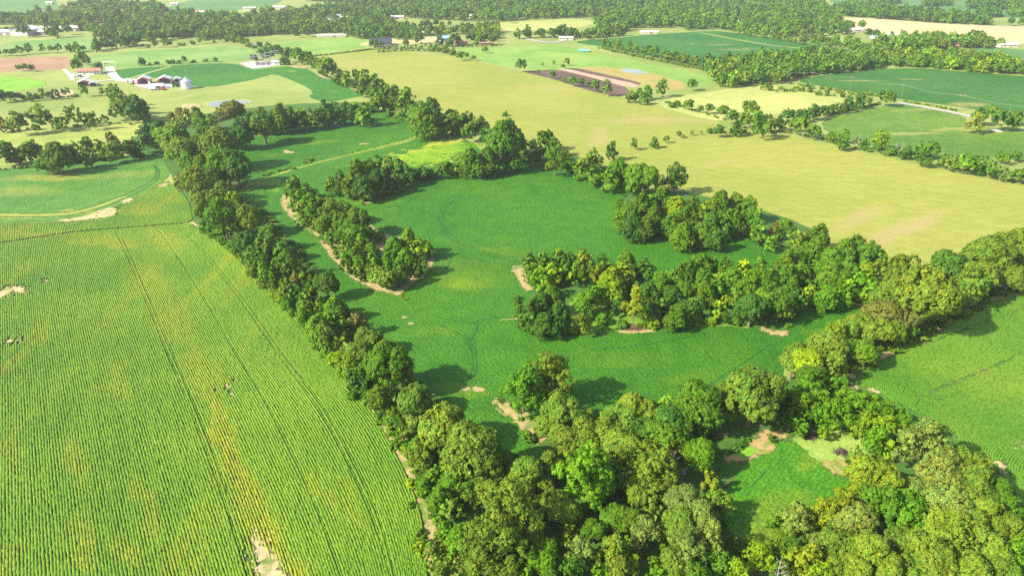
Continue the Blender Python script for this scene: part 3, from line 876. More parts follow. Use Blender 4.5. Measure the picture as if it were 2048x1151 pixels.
def quads(P, Nn, size, rng):
    """leaf cards at P facing Nn; returns verts (n*4,3)"""
    r = unit(rng.normal(size=P.shape))
    t = unit(np.cross(Nn, r)); b = np.cross(Nn, t)
    s = size[:, None] * .5
    asp = rng.uniform(.75, 1.35, (len(P), 1))
    bend = Nn * s * rng.uniform(-.35, .35, (len(P), 1))
    a = P - t * s * asp - b * s
    c = P + t * s * asp - b * s * .6 + bend
    d = P + t * s * asp * .8 + b * s
    e = P - t * s * asp * .7 + b * s + bend
    return np.stack([a, c, d, e], 1).reshape(-1, 3)

def lobes_for(fam, rng):
    C, Rr = [], []
    if fam == 'O':                      # broad round crown
        n = 17
        skip = set(rng.choice(n, 3, replace=False))
        sq = rng.uniform(.86, 1.12, 2)
        for i in range(n):
            if i in skip: continue
            z = 1 - 1.45 * (i + .5) / n
            a = i * 2.39996 + rng.uniform(-.35, .35)
            q = math.sqrt(max(0, 1 - z * z))
            k = rng.uniform(.74, 1.16)
            C.append((.305 * q * math.cos(a) * k * sq[0], .305 * q * math.sin(a) * k * sq[1], .60 + .26 * z * k))
            r = rng.uniform(.125, .235)
            Rr.append((r, r, r * .88))
        C.append((0, 0, .58)); Rr.append((.30, .30, .28))
    elif fam == 'U':                    # upright, uneven top
        n = 19
        for i in range(n):
            t = (i + .5) / n
            z = .22 + .84 * t
            env = .36 * (1 - .80 * max(0, t - .32) / .68) * (1 if t > .12 else .8)
            a = i * 2.39996 + rng.uniform(-.5, .5)
            k = env * rng.uniform(.70, 1.05)
            C.append((k * math.cos(a), k * math.sin(a), z + rng.uniform(-.05, .05)))
            r = rng.uniform(.135, .20) * (1 - .30 * t)
            Rr.append((r, r, r * rng.uniform(1.2, 1.7)))
        C += [(0, 0, .48), (0, 0, .78)]; Rr += [(.27, .27, .34), (.20, .20, .28)]
    elif fam == 'L':                    # loose, gappy crown of separate boughs
        n = 13
        for i in range(n):
            t = (i + .5) / n
            z = .34 + .82 * t
            env = .37 * math.sin(math.pi * (.22 + .68 * t))
            a = i * 2.39996 + rng.uniform(-.6, .6)
            k = env * rng.uniform(.75, 1.25)
            C.append((k * math.cos(a), k * math.sin(a), z))
            r = rng.uniform(.12, .19)
            Rr.append((r, r, r * rng.uniform(.7, 1.0)))
        C.append((0, 0, .72)); Rr.append((.17, .17, .26))
    elif fam == 'P':                    # tall, clear bole, narrow crown
        n = 15
        for i in range(n):
            t = (i + .5) / n
            z = .62 + 1.28 * t
            env = .34 * (1 - .85 * max(0, t - .28) / .72)
            a = i * 2.39996 + rng.uniform(-.5, .5)
            k = env * rng.uniform(.7, 1.15)
            C.append((k * math.cos(a), k * math.sin(a), z))
            r = rng.uniform(.12, .18) * (1 - .3 * t)
            Rr.append((r, r, r * 1.2))
        C.append((0, 0, 1.1)); Rr.append((.15, .15, .4))
    else:                               # 'S' shrub, leafy to the ground
        n = 10
        for i in range(n):
            a = i * 2.39996 + rng.uniform(-.5, .5)
            k = .33 * math.sqrt((i + .5) / n) * rng.uniform(.8, 1.1)
            r = rng.uniform(.15, .24)
            C.append((k * math.cos(a), k * math.sin(a), rng.uniform(.14, .48) * (1.2 - k * 1.4)))
            Rr.append((r, r, r * rng.uniform(.9, 1.3)))
    return np.array(C), np.array(Rr)

def gen_crown(seed, fam, nclump, per, leaf, crad, fill=500):
    rng = np.random.default_rng(seed)
    C, Rr = lobes_for(fam, rng)
    area = Rr[:, 0] * Rr[:, 2]
    pr = area / area.sum()
    P = np.zeros((0, 3)); Nn = np.zeros((0, 3))
    while len(P) < nclump:
        li = rng.choice(len(C), nclump, p=pr)
        d = unit(rng.normal(size=(nclump, 3)))
        d[:, 2] = np.where(d[:, 2] < -.55, -d[:, 2], d[:, 2])
        p = C[li] + d * Rr[li] * rng.uniform(.86, 1.06, (nclump, 1))
        dd = ((p[:, None, :] - C[None]) / Rr[None])
        dist = np.sqrt((dd ** 2).sum(2))
        dist[np.arange(nclump), li] = 9
        keep = (dist.min(1) > .86) & (p[:, 2] > .04)
        P = np.concatenate([P, p[keep]]); Nn = np.concatenate([Nn, unit(d[keep] / Rr[li][keep])])
    P, Nn = P[:nclump], Nn[:nclump]
    cr = crad * rng.uniform(.65, 1.35, nclump)
    ctone = rng.uniform(.78, 1.22, nclump)
    ci = np.repeat(np.arange(nclump), per)
    m = len(ci)
    d2 = unit(Nn[ci] * .75 + np.array([0, 0, .25]) + rng.normal(size=(m, 3)) * .75)
    pos = P[ci] + d2 * cr[ci][:, None] * rng.uniform(.55, 1.1, (m, 1))
    nor = unit(d2 * .85 + Nn[ci] * .35 + rng.normal(size=(m, 3)) * .33 + np.array([0, 0, .15]))
    size = leaf * rng.uniform(.65, 1.35, m)
    tone = (ctone[ci] * rng.uniform(.80, 1.20, m))[:, None] * np.ones((1, 3))
    warm = rng.uniform(-.10, .10, (m, 1)) + (rng.normal(0, .10, nclump)[ci])[:, None]
    tone[:, 0:1] *= 1 + warm; tone[:, 2:3] *= 1 - warm
    if fill:                             # leaves inside the boughs
        li = rng.choice(len(C), fill, p=pr)
        d = unit(rng.normal(size=(fill, 3)))
        pf = C[li] + d * Rr[li] * rng.uniform(.40, .70, (fill, 1))
        pos = np.concatenate([pos, pf]); nor = np.concatenate([nor, unit(d + rng.normal(size=(fill, 3)) * .3)])
        size = np.concatenate([size, leaf * 2.3 * rng.uniform(.7, 1.2, fill)])
        tone = np.concatenate([tone, np.ones((fill, 3)) * rng.uniform(.75, 1.1, (fill, 1))])
    V = quads(pos, nor, size, rng)
    return V, np.repeat(tone, 4, 0)

def tube(path, radii, sides=6):
    V, Fq = [], []
    prev = None
    for i, (p, r) in enumerate(zip(path, radii)):
        p = np.array(p, float)
        a = np.array(path[max(0, i - 1)], float); b = np.array(path[min(len(path) - 1, i + 1)], float)
        d = unit((b - a)[None])[0]
        u = np.cross(d, [0.3, .9, .2]); u = u / np.linalg.norm(u); v = np.cross(d, u)
        for k in range(sides):
            an = 2 * math.pi * k / sides
            V.append(p + (u * math.cos(an) + v * math.sin(an)) * r)
        if i:
            o = (i - 1) * sides
            for k in range(sides):
                Fq.append((o + k, o + (k + 1) % sides, o + sides + (k + 1) % sides, o + sides + k))
    return V, Fq

def join_tubes(name, tubes):
    V, Fq = [], []
    for (v, f) in tubes:
        o = len(V)
        V += v
        Fq += [tuple(i + o for i in q) for q in f]
    return mesh_np(name, np.array(V), faces4=np.array(Fq))

def trunk_mesh(seed, fam):
    rng = random.Random(seed)
    top = {'O': .55, 'U': .85, 'L': .85, 'P': 1.5, 'S': .3}[fam]
    r0 = {'O': .040, 'U': .035, 'L': .032, 'P': .026, 'S': .02}[fam]
    path = [(0, 0, -.02)]
    for i in range(1, 6):
        t = i / 5
        path.append((rng.uniform(-.02, .02) * t * 2, rng.uniform(-.02, .02) * t * 2, top * t))
    tb = [tube(path, [r0 * (1.25 - .95 * i / 5) for i in range(6)])]
    for k in range(5):
        t = .35 + .1 * k
        z = top * t
        a = k * 2.4 + rng.uniform(-.3, .3)
        L = .24 if fam != 'P' else .16
        e = (math.cos(a) * L, math.sin(a) * L, z + L * .8)
        m = (math.cos(a) * L * .45, math.sin(a) * L * .45, z + L * .25)
        tb.append(tube([(0, 0, z), m, e], [r0 * .55, r0 * .4, r0 * .15], 5))
    return join_tubes("trunk", tb)

PROTO = {}
def build_protos():
    spec = {'O': (6, 430, 26, .030, .064, 420), 'U': (4, 430, 25, .029, .058, 500), 'L': (3, 300, 25, .030, .060, 160), 'P': (2, 300, 24, .028, .055, 150), 'S': (3, 150, 22, .045, .085, 160)}
    for fam, (n, nc, per, leaf, cr, fill) in spec.items():
        L = []
        for i in range(n):
            V, tone = gen_crown(100 + i * 7 + ord(fam), fam, nc, per, leaf, cr, fill)
            me = mesh_np("foliage_" + fam, V, faces4=np.arange(len(V)).reshape(-1, 4), col=tone)
            me.materials.append(M_leaf)
            tm = trunk_mesh(50 + i, fam); tm.materials.append(M_bark)
            L.append((me, tm))
        PROTO[fam] = L
build_protos()
LOW = {}
for fam, nc in (('O', 44), ('U', 44), ('L', 34), ('S', 20), ('P', 30)):
    LOW[fam] = [gen_crown(900 + i + ord(fam), fam, nc, 6, .115, .10, 30) for i in range(4)]

TONE = {'g': (.110, .225, .011), 'd': (.072, .172, .016), 'o': (.160, .258, .020), 'l': (.20, .32, .008), 'y': (.225, .290, .012), 'r': (.18, .195, .030), 'p': (.19, .265, .040), 'b': (.122, .268, .008)}
TONEW = {'g': 'mid green', 'd': 'dark green', 'o': 'olive green', 'l': 'lime green', 'y': 'yellow', 'r': 'russet tinged', 'p': 'pale grey green', 'b': 'bright green'}
SHAPEW = {'O': 'round-crowned tree', 'U': 'upright tree', 'L': 'loose-crowned tree', 'P': 'tall narrow tree', 'S': 'shrub'}
HT = {'O': 1.02, 'U': 1.45, 'L': 1.25, 'P': 1.95, 'S': .78}
MID = {'O': .62, 'U': .80, 'L': .72, 'P': 1.2, 'S': .36}      # height of the visible crown centre, in crown widths

def solve(x, y, w, fam):
    """crown centre pixel + crown width in pixels -> base point and crown width in metres"""
    wm = 8.0
    for _ in range(8):
        z = wm * MID[fam]
        wm = w * depth(x, y, z) / F_PX
    gx, gy = G(x, y, wm * MID[fam])
    return gx, gy, wm

# every hand-placed tree: crown centre x, y and crown width in photograph pixels, then shape and tone
GROUPS = {}
def grp(key, place, s):
    out = []
    for e in s.replace('\n', ' ').split():
        a = e.split(',')
        out.append((float(a[0]), float(a[1]), float(a[2]), a[3][0], a[3][1]))
    GROUPS[key] = (place, out)

grp("junction", "the left tree line's far corner", """345,272,76,Oo 360,296,66,Oo 318,247,54,Ud 435,284,84,Oo 410,249,56,Ug 365,230,36,Lr 343,236,24,Lr 394,226,42,Ug 421,236,46,Ug
 468,220,50,Or 450,228,42,Or 300,262,44,Od 480,250,54,Ud 452,322,78,Og 474,338,62,Od 410,330,52,Og 380,322,54,Og 404,300,50,Oo 440,305,60,Oo 358,352,28,Ur 376,352,44,Og 400,366,64,Oo 412,398,54,Oo 448,380,58,Og 468,392,52,Ul 488,402,42,Ug 432,352,50,Od 436,414,52,Ug""")
grp("belt", "the belt behind the upper soybeans", """501,232,42,Ud 521,224,48,Ug 526,248,62,Og 560,222,50,Ug 580,223,42,Ud 601,220,46,Ug 622,222,44,Ug 652,215,44,Ud 671,215,42,Ug 691,213,40,Ug 545,232,42,Ud 637,222,34,Ud 710,210,38,Ug 728,212,46,Ug 755,208,40,Og 742,216,26,Sd""")
grp("leftmid", "the left tree line's middle", """416,435,34,Ud 448,436,66,Og 497,436,62,Oo 487,478,52,Od 536,456,54,Ug 521,482,42,Ug 540,484,46,Ug 562,486,46,Ug 572,512,52,Ug 517,517,38,Og 530,537,42,Ug 556,525,46,Ug 585,527,38,Ud
 540,558,42,Og 589,552,30,Ur 604,552,28,Ug 621,552,30,Ug 654,566,54,Od 587,584,44,Od 617,582,42,Og 470,450,42,Og 505,500,40,Ug 600,530,34,Ug 570,560,36,Ug 607,606,48,Ub 640,603,46,Ub 669,602,50,Ub 470,418,48,Oo""")
grp("leftnear", "the left tree line's near end", """612,586,42,Ug 649,600,46,Ub 674,598,38,Ub 635,636,62,Ub 664,628,46,Ug 612,614,42,Ul 684,652,46,Ld 713,642,44,Lr 725,655,28,Ug 647,676,48,Lo 682,684,44,Lo 735,674,54,Oo 717,696,52,Oo 752,690,44,Og 778,726,98,Og
 737,720,52,Ug 729,755,38,Ud 758,778,48,Ug 784,786,40,Ll 827,790,70,Oo 854,798,28,Ub 817,762,32,Lb 882,841,108,Oo 835,882,48,Ug 837,908,52,Lo 940,903,116,Oo 709,757,42,Ld 806,872,26,Lp 870,940,46,Ug 890,915,44,Lg""")
grp("leftshrub", "the left tree line's weedy foot", """396,424,28,Sl 505,524,30,Sp 556,566,38,Sl 560,594,38,Sl 550,502,28,Sb 678,716,44,Sl 698,732,52,Sl 745,798,44,Sb 786,835,40,Sg 825,835,44,Sp 622,640,34,Sb 640,668,30,Sb 662,700,34,Sb 720,770,34,Sb 770,812,34,Sb 800,850,30,Sg 760,826,28,Sg 855,930,36,Sl 848,970,38,Sb 866,1000,34,Sg 505,545,28,Sb 530,566,28,Sg 575,610,30,Sb 470,486,26,Sb 440,462,24,Sb 705,790,26,Sg""")
grp("island", "the wooded island left of centre", """589,362,46,Ug 613,372,46,Ug 594,388,46,Ug 618,396,50,Ub 640,392,40,Ug 654,410,42,Oo 682,416,52,Oo 605,414,46,Ug 620,424,42,Ug 661,424,50,Oo 654,441,50,Og 716,437,58,Oo 684,447,52,Og 702,464,52,Og 724,474,48,Ub 669,474,46,Og 694,484,46,Ub
 742,494,48,Ub 712,500,48,Ub 757,462,30,Ud 722,521,46,Ug 745,517,46,Ub 751,548,46,Oo 767,552,44,Oo 816,468,52,Ul 788,480,50,Ub 838,482,46,Ul 812,506,52,Ub 780,508,48,Ub 838,516,44,Ug 800,532,48,Ug 776,554,46,Oo 855,490,34,Ug 690,516,36,Ug 640,446,38,Og 732,452,36,Ug""")
grp("strip", "the tree block above the wooded island", """715,332,54,Ug 738,328,48,Ug 759,324,42,Ug 778,325,44,Uo 802,333,42,Ud 817,341,38,Ud 680,352,38,Ud 697,362,42,Ug 724,356,52,Ud 752,350,48,Ud 771,346,42,Ud 788,352,42,Ud 732,372,40,Ud 660,360,30,Ug""")
grp("striphedge", "the low hedge by the block", """826,348,28,Sd 845,342,36,Og 861,346,32,Sd 879,342,32,Og 894,334,30,Og 912,336,36,Sg 677,382,28,Sd 699,383,18,Sl 930,332,30,Sg""")
grp("meadowline", "the tree line edging the hay", """845,214,70,Ug 826,211,44,Ug 863,206,54,Ud 802,208,38,Ug 883,239,42,Ug 900,245,46,Oo 903,230,36,Oo 930,237,46,Od 957,248,46,Og 939,258,42,Og 973,258,36,Ud 1012,282,90,Og 973,302,56,Ug 943,308,52,Ug 992,263,54,Ug 1034,270,48,Ug 1025,300,50,Ud 924,324,40,Lo 955,322,42,Ud 990,310,44,Ug
 1092,276,40,Od 1106,290,38,Og 1084,298,44,Lg 1065,288,24,Lg 1112,316,48,Lg 1134,309,28,Ug 1162,324,42,Ug 1186,306,42,Uo 1186,334,46,Ug 1224,294,32,Ud 1236,322,58,Ub 1222,346,46,Ub 1205,350,32,Ll 1249,342,34,Lo 1283,349,68,Og 1263,358,42,Ug 1350,358,48,Od 1300,365,34,Lo""")
grp("meadowhedge", "the tree line edging the hay", """1021,314,28,Sd 1044,312,28,Sg 1070,312,34,Sg 1135,330,28,Sb 1317,358,28,Sp 1150,336,26,Sl 870,232,24,Sg 912,262,24,Sg 985,322,28,Sd 1100,330,24,Sg 1172,348,26,Sg 1240,362,26,Sb""")
grp("meadowwood", "the wood jutting beside the hay", """1254,412,56,Ug 1283,397,56,Ug 1308,424,52,Ug 1324,381,52,Ug 1353,399,52,Ul 1374,420,56,Ug 1386,397,48,Ug 1403,453,48,Ug 1366,456,52,Ug 1341,438,48,Ug 1424,432,54,Ud 1440,396,58,Ug 1473,396,52,Uo 1465,428,52,Ug 1498,404,48,Ug 1511,432,48,Ug 1519,454,42,Ug 1432,462,48,Ud
 1552,449,28,Ur 1573,454,42,Lg 1590,478,38,Lo 1637,458,52,Ug 1610,474,34,Lp 1266,437,52,Ud 1291,441,48,Ug 1410,410,44,Ul 1545,474,36,Ug 1300,395,44,Ug 1448,445,44,Ud""")
grp("midwoodleft", "the middle wood's left lobe", """1059,512,44,Ug 1088,512,48,Ug 1117,505,48,Ug 1141,509,44,Ug 1168,509,42,Uy 1182,524,34,Ug 1078,540,48,Ub 1106,536,46,Ul 1129,532,44,Ug 1156,534,46,Ug 1092,560,44,Ub 1060,538,34,Ug 1065,610,58,Ud 1082,590,58,Ud 1117,610,54,Ud 1106,583,54,Ug 1055,628,46,Ud 1088,632,52,Ud 1113,640,46,Ud
 1162,642,44,Lo 1172,600,50,Lb 1190,592,48,Lb 1205,510,36,Ug 1252,506,50,Ug 1196,548,40,Ly 1225,540,66,Ul 1226,562,62,Ul 1248,528,48,Ul 1270,528,26,Uy 1289,526,44,Ud 1260,550,48,Ug 1270,598,54,Py 1231,616,28,Ld 1235,592,38,Lg""")
grp("midwood", "the middle wood's centre", """1293,577,58,Ud 1321,559,54,Ug 1344,577,56,Ud 1358,616,54,Ug 1332,593,48,Ud 1371,536,60,Ug 1398,514,62,Ug 1378,532,56,Ug 1349,546,52,Ug 1323,546,48,Ug 1421,526,46,Ug 1452,526,48,Ug 1365,572,56,Ug 1406,544,56,Ug 1409,568,56,Ug 1464,548,58,Ug 1488,528,44,Ul 1435,556,46,Ug
 1433,577,42,Lb 1437,618,46,Ll 1454,598,32,Ll 1402,610,48,Ld 1503,614,68,Od 1558,614,56,Og 1525,600,52,Og 1476,600,38,Lo 1380,600,44,Ud 1305,612,40,Ud""")
grp("midwoodright", "the middle wood's right part", """1523,522,48,Ug 1511,540,48,Ug 1539,544,52,Ug 1574,513,58,Ug 1597,509,54,Ug 1613,493,54,Ug 1574,538,58,Ug 1603,532,54,Ug 1632,491,60,Ug 1623,515,48,Ug 1662,505,58,Uo 1662,534,56,Ug 1642,532,52,Ug 1683,548,52,Ub 1511,568,52,Lb 1496,576,50,Lg 1542,568,52,Ug 1574,576,56,Ug 1593,588,48,Ud 1619,577,40,Ul
 1652,581,52,Ub 1683,577,48,Ub 1664,509,58,Ug 1690,487,58,Ug 1713,480,58,Ug 1738,494,54,Ug 1757,502,48,Ug 1697,528,56,Ug 1730,532,54,Ul 1671,550,50,Ug 1754,534,44,Lo 1720,556,48,Ub 1745,568,44,Ub 1700,562,46,Ub""")
grp("midshrub", "the middle wood's bushy foot", """1305,645,32,Sl 1687,580,42,Sb 1660,585,38,Sb 1726,586,42,Sl 1750,596,36,Sb 1120,656,30,Sg 1145,660,24,Sl 1245,648,26,Sg 1470,640,30,Sg 1340,640,34,Sg 1392,636,30,Sb 1420,640,28,Sl 1205,640,30,Sb""")
grp("righthedge", "the hedgerow above the right rows", """1793,526,46,Uo 1804,548,72,Oo 1849,577,138,Oo 1785,575,62,Oo 1892,534,80,Od 1953,550,74,Oo 1922,544,62,Oo 1980,507,98,Oo 2019,495,74,Oo 2040,481,56,Oo 2019,550,62,Oo 1941,577,66,Oo 1898,600,54,Oo 1859,616,52,Oo 1765,626,72,Or 1800,638,62,Or 1716,640,62,Oo 1746,655,62,Oo 1814,654,48,Og
 1697,663,50,Oo 1785,661,52,Og 1668,666,54,Ll 1765,588,50,Oo 1843,552,34,Ld 1655,690,74,Oo 1597,706,60,Oo 1618,720,76,Ol 1684,690,58,Og 1625,745,62,Og 1665,736,56,Oo 1724,698,60,Og 1587,722,58,Oo 2060,510,80,Oo""")
grp("neartwo", "the near field's tree cluster", """1047,775,80,Lb 1103,757,88,Oo 1070,792,52,Lb""")
grp("nearwoodtop", "the bottom wood's upper edge", """1127,818,88,Oo 1166,845,60,Oo 1102,848,56,Oo 1120,862,56,Oo 1266,815,74,Oo 1237,838,64,Oo 1217,855,62,Oo 1292,826,62,Oo 1303,812,46,Oo 1335,806,44,Ll 1393,810,92,Og 1344,838,78,Od 1325,866,72,Og 1358,862,62,Og 1286,862,62,Od 1182,870,78,Oo 1237,881,78,Oo 1149,884,72,Oo 1507,780,122,Oo 1436,796,58,Oo 1465,812,56,Oo 1420,838,46,Og 1571,790,46,Ud 1540,812,40,Od""")
grp("nearwood", "the bottom wood's middle", """1276,910,72,Oo 1311,937,86,Oo 1256,932,68,Oo 1168,934,106,Lb 1403,868,32,Lb 1401,906,70,Ob 1420,962,48,Ly 1352,894,44,Oo 1276,976,52,Oo 1317,958,62,Oo 1274,990,50,Oo 1352,981,22,Ul 1368,1004,74,Op 1309,1020,48,Lo 1395,1036,74,Op 1356,1048,72,Oo 1434,1006,52,Lo 1200,975,64,Ob 1225,950,50,Lb
 986,949,64,Oo 1054,946,78,Oo 1035,976,72,Oo 976,976,60,Oo 1083,972,56,Oo 1112,1010,72,Oo 1136,1022,62,Oo 1100,930,60,Oo 1015,1030,112,Lo 1185,1005,44,Lb 909,956,58,Og 1010,920,56,Oo 882,982,52,Ug 902,1015,48,Lo 940,985,50,Lg 1075,1010,60,Oo""")
grp("nearwoodfront", "the bottom wood's foreground", """966,1082,84,Lo 1015,1092,84,Lo 1085,1106,64,Ob 1158,1102,54,Lp 1192,1112,46,Ug 1140,1063,36,Ll 1130,1094,30,Ll 917,1064,52,Ub 894,1054,48,Ub 866,1106,40,Lp 913,1092,48,Ub 917,1131,40,Lp 882,1133,44,Lo 968,1133,64,Oo 1005,1133,60,Oo 1052,1139,46,Ub 1103,1139,50,Ug 1142,1133,50,Lg
 1413,1082,70,Op 1376,1102,74,Op 1348,1121,64,Oo 1294,1063,58,Lp 1278,1084,40,Lr 1249,1036,62,Og 1223,1026,54,Og 1229,1082,64,Uo 1239,1121,62,Uo 1268,1117,40,Ul 1309,1114,40,Ub 1317,1139,48,Ub 1391,1139,54,Og 1190,1060,50,Og 1200,1145,44,Lg 1060,1070,60,Oo 1430,1120,52,Og 940,1110,50,Ug""")
grp("grove", "the bright grove by the clearing", """1617,778,58,Lb 1641,802,52,Lb 1606,814,52,Lb 1676,776,48,Lb 1692,796,48,Lb 1672,829,56,Lb 1715,814,52,Lb 1739,812,50,Lb 1762,823,50,Lb 1735,849,52,Ll 1766,857,52,Ll 1805,855,50,Lb 1751,884,50,Lb 1772,896,46,Ll 1600,853,42,Lb 1649,866,30,Ll 1715,858,38,Ll 1790,835,44,Lb 1700,838,44,Ll 1640,835,44,Lb 1576,836,40,Ud""")
grp("rightwood", "the lower right wood's top", """1746,950,98,Oy 1797,960,46,Uy 1757,1008,78,Lg 1804,1020,82,Ob 1687,1004,54,Ly 1849,898,100,Op 1892,942,104,Op 1927,936,84,Oo 1941,966,82,Oo 1873,962,64,Op 1892,1008,92,Op 1951,1014,82,Oo 1990,985,68,Og 1711,912,44,Lo 1780,980,50,Oy 1830,985,60,Op 1720,975,48,Ly 2000,1010,54,Og""")
grp("rightwoodfront", "the lower right wood's foreground", """1660,1036,50,Lo 1712,1043,78,Op 1677,1086,74,Oo 1736,1098,84,Oo 1804,1078,74,Oo 1883,1043,84,Oo 1863,1064,60,Oo 1941,1054,78,Oo 2000,1044,74,Oo 1843,1098,84,Oo 1912,1092,74,Oo 1980,1092,78,Oo 2029,1102,56,Lb 2020,1022,54,Lb 1775,1133,74,Oo 1873,1133,78,Oo 1941,1137,74,Oo 1707,1137,64,Oo 2010,1140,66,Oo 1519,1107,54,Ll 1610,1115,60,Ly 1574,1092,54,Lg 1598,1035,58,Lp 1645,1026,54,Ly 1476,1139,50,Ll 1676,1131,54,Oo 1640,1085,54,Op 1820,1140,64,Oo 1640,1140,50,Ll 1560,1140,48,Lg 2045,1060,60,Og""")
grp("hedgeleft", "the hedgerow above smooth soybeans", """12,302,48,Od 53,298,48,Og 67,290,38,Ug 109,290,64,Ug 88,306,48,Ud 145,298,34,Lo 172,282,36,Ug 172,304,38,Ud 199,288,36,Uo 223,274,36,Ur 226,294,38,Ug 254,294,42,Od 283,278,48,Od 293,257,44,Ud 130,304,40,Od 30,318,34,Sd 205,312,28,Sd 155,316,26,Sd 270,306,28,Sd""")
grp("hedgeleft2", "the second hedgerow at the left edge", """4,245,28,Ur 33,245,46,Oo 78,233,46,Lo 106,246,16,Lg 121,246,28,Lg 143,229,34,Lo 164,238,26,Ld 184,241,30,Lg 209,238,16,Lp 70,254,18,Sg""")
grp("clump", "the clump below the farmyard", """231,188,36,Ug 244,196,34,Uo 272,207,46,Ud 221,177,28,Uo 252,211,36,Ug 231,224,28,Lo 264,217,42,Ud 282,221,34,Ud 203,182,15,Lg 240,205,34,Ug 285,210,26,Ud""")
grp("farm", "the farm house lawns", """166,180,21,Lg 152,131,26,Og 161,115,27,Og 171,123,20,Og 197,133,21,Og 37,135,14,Og 49,133,15,Og 61,135,15,Od 127,185,13,Lg 135,182,12,Lg 111,188,17,Ld""")
grp("hedgeleft3", "the third hedgerow at the left edge", """3,190,28,Od 18,191,22,Od 34,191,18,Od 58,190,18,Ug 84,186,22,Lg 98,188,16,Od 45,194,14,Sd 72,193,14,Sd""")
grp("farmline", "the row from the substation", """576,109,28,Og 592,111,33,Og 613,115,38,Og 628,128,28,Og 652,137,48,Og 678,149,32,Ud 693,154,28,Ug 713,154,36,Ug 732,162,44,Ug 750,166,40,Ug 764,171,34,Ug 723,170,26,Ug 771,186,42,Ug 789,184,40,Ug 783,200,44,Ug 757,196,38,Og 812,190,48,Ug 745,180,30,Ug 568,122,22,Sg 556,100,24,Od 540,106,26,Od 530,112,22,Od 508,115,16,Sd 520,103,16,Sg""")
grp("isolated", "the open hay meadow", """1268,288,19,Lg 1309,281,22,Ug 1333,277,14,Lg 1358,268,12,Lp 1366,272,8,Lp 1384,265,10,Lp 1403,265,7,Lp""")
grp("meadowedge", "the row by the plowed plots", """1042,131,24,Og 1077,144,9,Lg 1106,149,17,Og 1128,160,10,Lg 1145,162,20,Og 1160,163,20,Og 1191,171,20,Lg 1214,176,26,Lg 920,110,20,Og 933,111,12,Og 947,115,12,Og 970,99,14,Og 1085,128,7,Lp 1108,125,7,Lp 1126,132,10,Od 1134,123,13,Lp 905,105,14,Sg 890,102,13,Sg 878,99,13,Sg 868,96,13,Sg 1178,168,12,Ld""")
grp("crosshedge", "the hedgerow crossing the hay", """1262,190,22,Ug 1278,186,24,Ug 1295,182,24,Ug 1288,192,24,Ug 1323,175,30,Lg 1384,167,26,Og 1344,210,16,Sg 1354,206,16,Sg 1379,207,26,Og 1402,217,16,Og 1421,216,22,Oo 1445,221,28,Og 1465,232,30,Og 1500,218,36,Og 1495,237,36,Og 1474,253,28,Ud 1490,262,15,Lr 1519,250,46,Lg 1540,240,36,Ug 1438,259,28,Od 1560,240,30,Ud 1578,229,30,Od 1604,231,26,Od 1628,222,34,Od 1605,250,42,Og 1630,260,36,Og 1590,247,30,Og 1420,262,15,Sg 1650,222,24,Od""")
grp("crosshedge2", "the hedge by the road", """1672,215,20,Lg 1697,209,24,Ld 1722,203,24,Ld 1738,202,16,Lg 1774,194,34,Og 1687,216,18,Ld 1660,218,20,Ld 1710,210,18,Sd""")
grp("righthedgefar", "the hedgerow right of the hay", """1663,275,24,Sg 1690,268,26,Ug 1688,282,28,Ug 1730,285,20,Ud 1716,282,18,Lp 1763,279,32,Ll 1757,294,22,Sg 1783,302,26,Sg 1815,300,28,Ud 1842,294,32,Ug 1862,300,36,Og 1852,314,30,Ud 1895,318,26,Og 1905,326,28,Lp 1938,325,46,Og 1970,330,34,Lg 1990,340,30,Lg 2010,347,28,Lp 2033,349,34,Og 2000,313,22,Lg 2012,318,20,Ll 2030,310,26,Og 1885,322,24,Lo 1960,342,24,Sg 2050,350,30,Og""")
grp("roadclump", "the clump by the road", """1952,243,38,Ly 1962,232,34,Od 2003,237,44,Od 1985,222,30,Oo 2035,233,34,Og 2030,246,30,Og""")
# ------------------------------------------------------------------ plant the trees
ORD = ["first", "second", "third", "fourth", "fifth", "sixth", "seventh", "eighth", "ninth", "tenth", "eleventh", "twelfth", "thirteenth", "fourteenth", "fifteenth", "sixteenth", "seventeenth", "eighteenth", "nineteenth",
       "twentieth", "twenty-first", "twenty-second", "twenty-third", "twenty-fourth", "twenty-fifth", "twenty-sixth", "twenty-seventh", "twenty-eighth", "twenty-ninth", "thirtieth", "thirty-first", "thirty-second",
       "thirty-third", "thirty-fourth", "thirty-fifth", "thirty-sixth", "thirty-seventh", "thirty-eighth", "thirty-ninth", "fortieth"]
TAGLABEL = {"isolated": "standing alone in"}
SCALE_W = .96
NEAR = {'isolated', 'leftnear', 'nearwood', 'nearwoodtop', 'nearwoodfront', 'rightwood', 'rightwoodfront', 'righthedge', 'grove', 'neartwo'}
all_t = []
DENSE = {"midwoodleft", "midwood", "midwoodright", "meadowwood", "island", "strip", "leftmid", "leftnear", "junction", "nearwood", "nearwoodtop", "nearwoodfront", "rightwood", "rightwoodfront", "righthedge", "meadowline", "belt", "hedgeleft"}
for key, (place, lst) in GROUPS.items():
    for i, t in enumerate(sorted(lst, key=lambda q: q[0])):
        if key in DENSE and t[3] != 'S':       # in a dense stand only the upper part of a crown shows
            t = (t[0], t[1] + t[2] * (.16 if t[3] == 'U' else .07)) + t[2:]
        all_t.append((key, place, i, len(lst)) + t)
trees = [t for t in all_t if t[7] != 'S']
shrubs = [t for t in all_t if t[7] == 'S']
trees.sort(key=lambda t: -t[6])
MAX_T = 300
solo, rest = trees[:MAX_T], trees[MAX_T:]
rnd = random.Random(4)

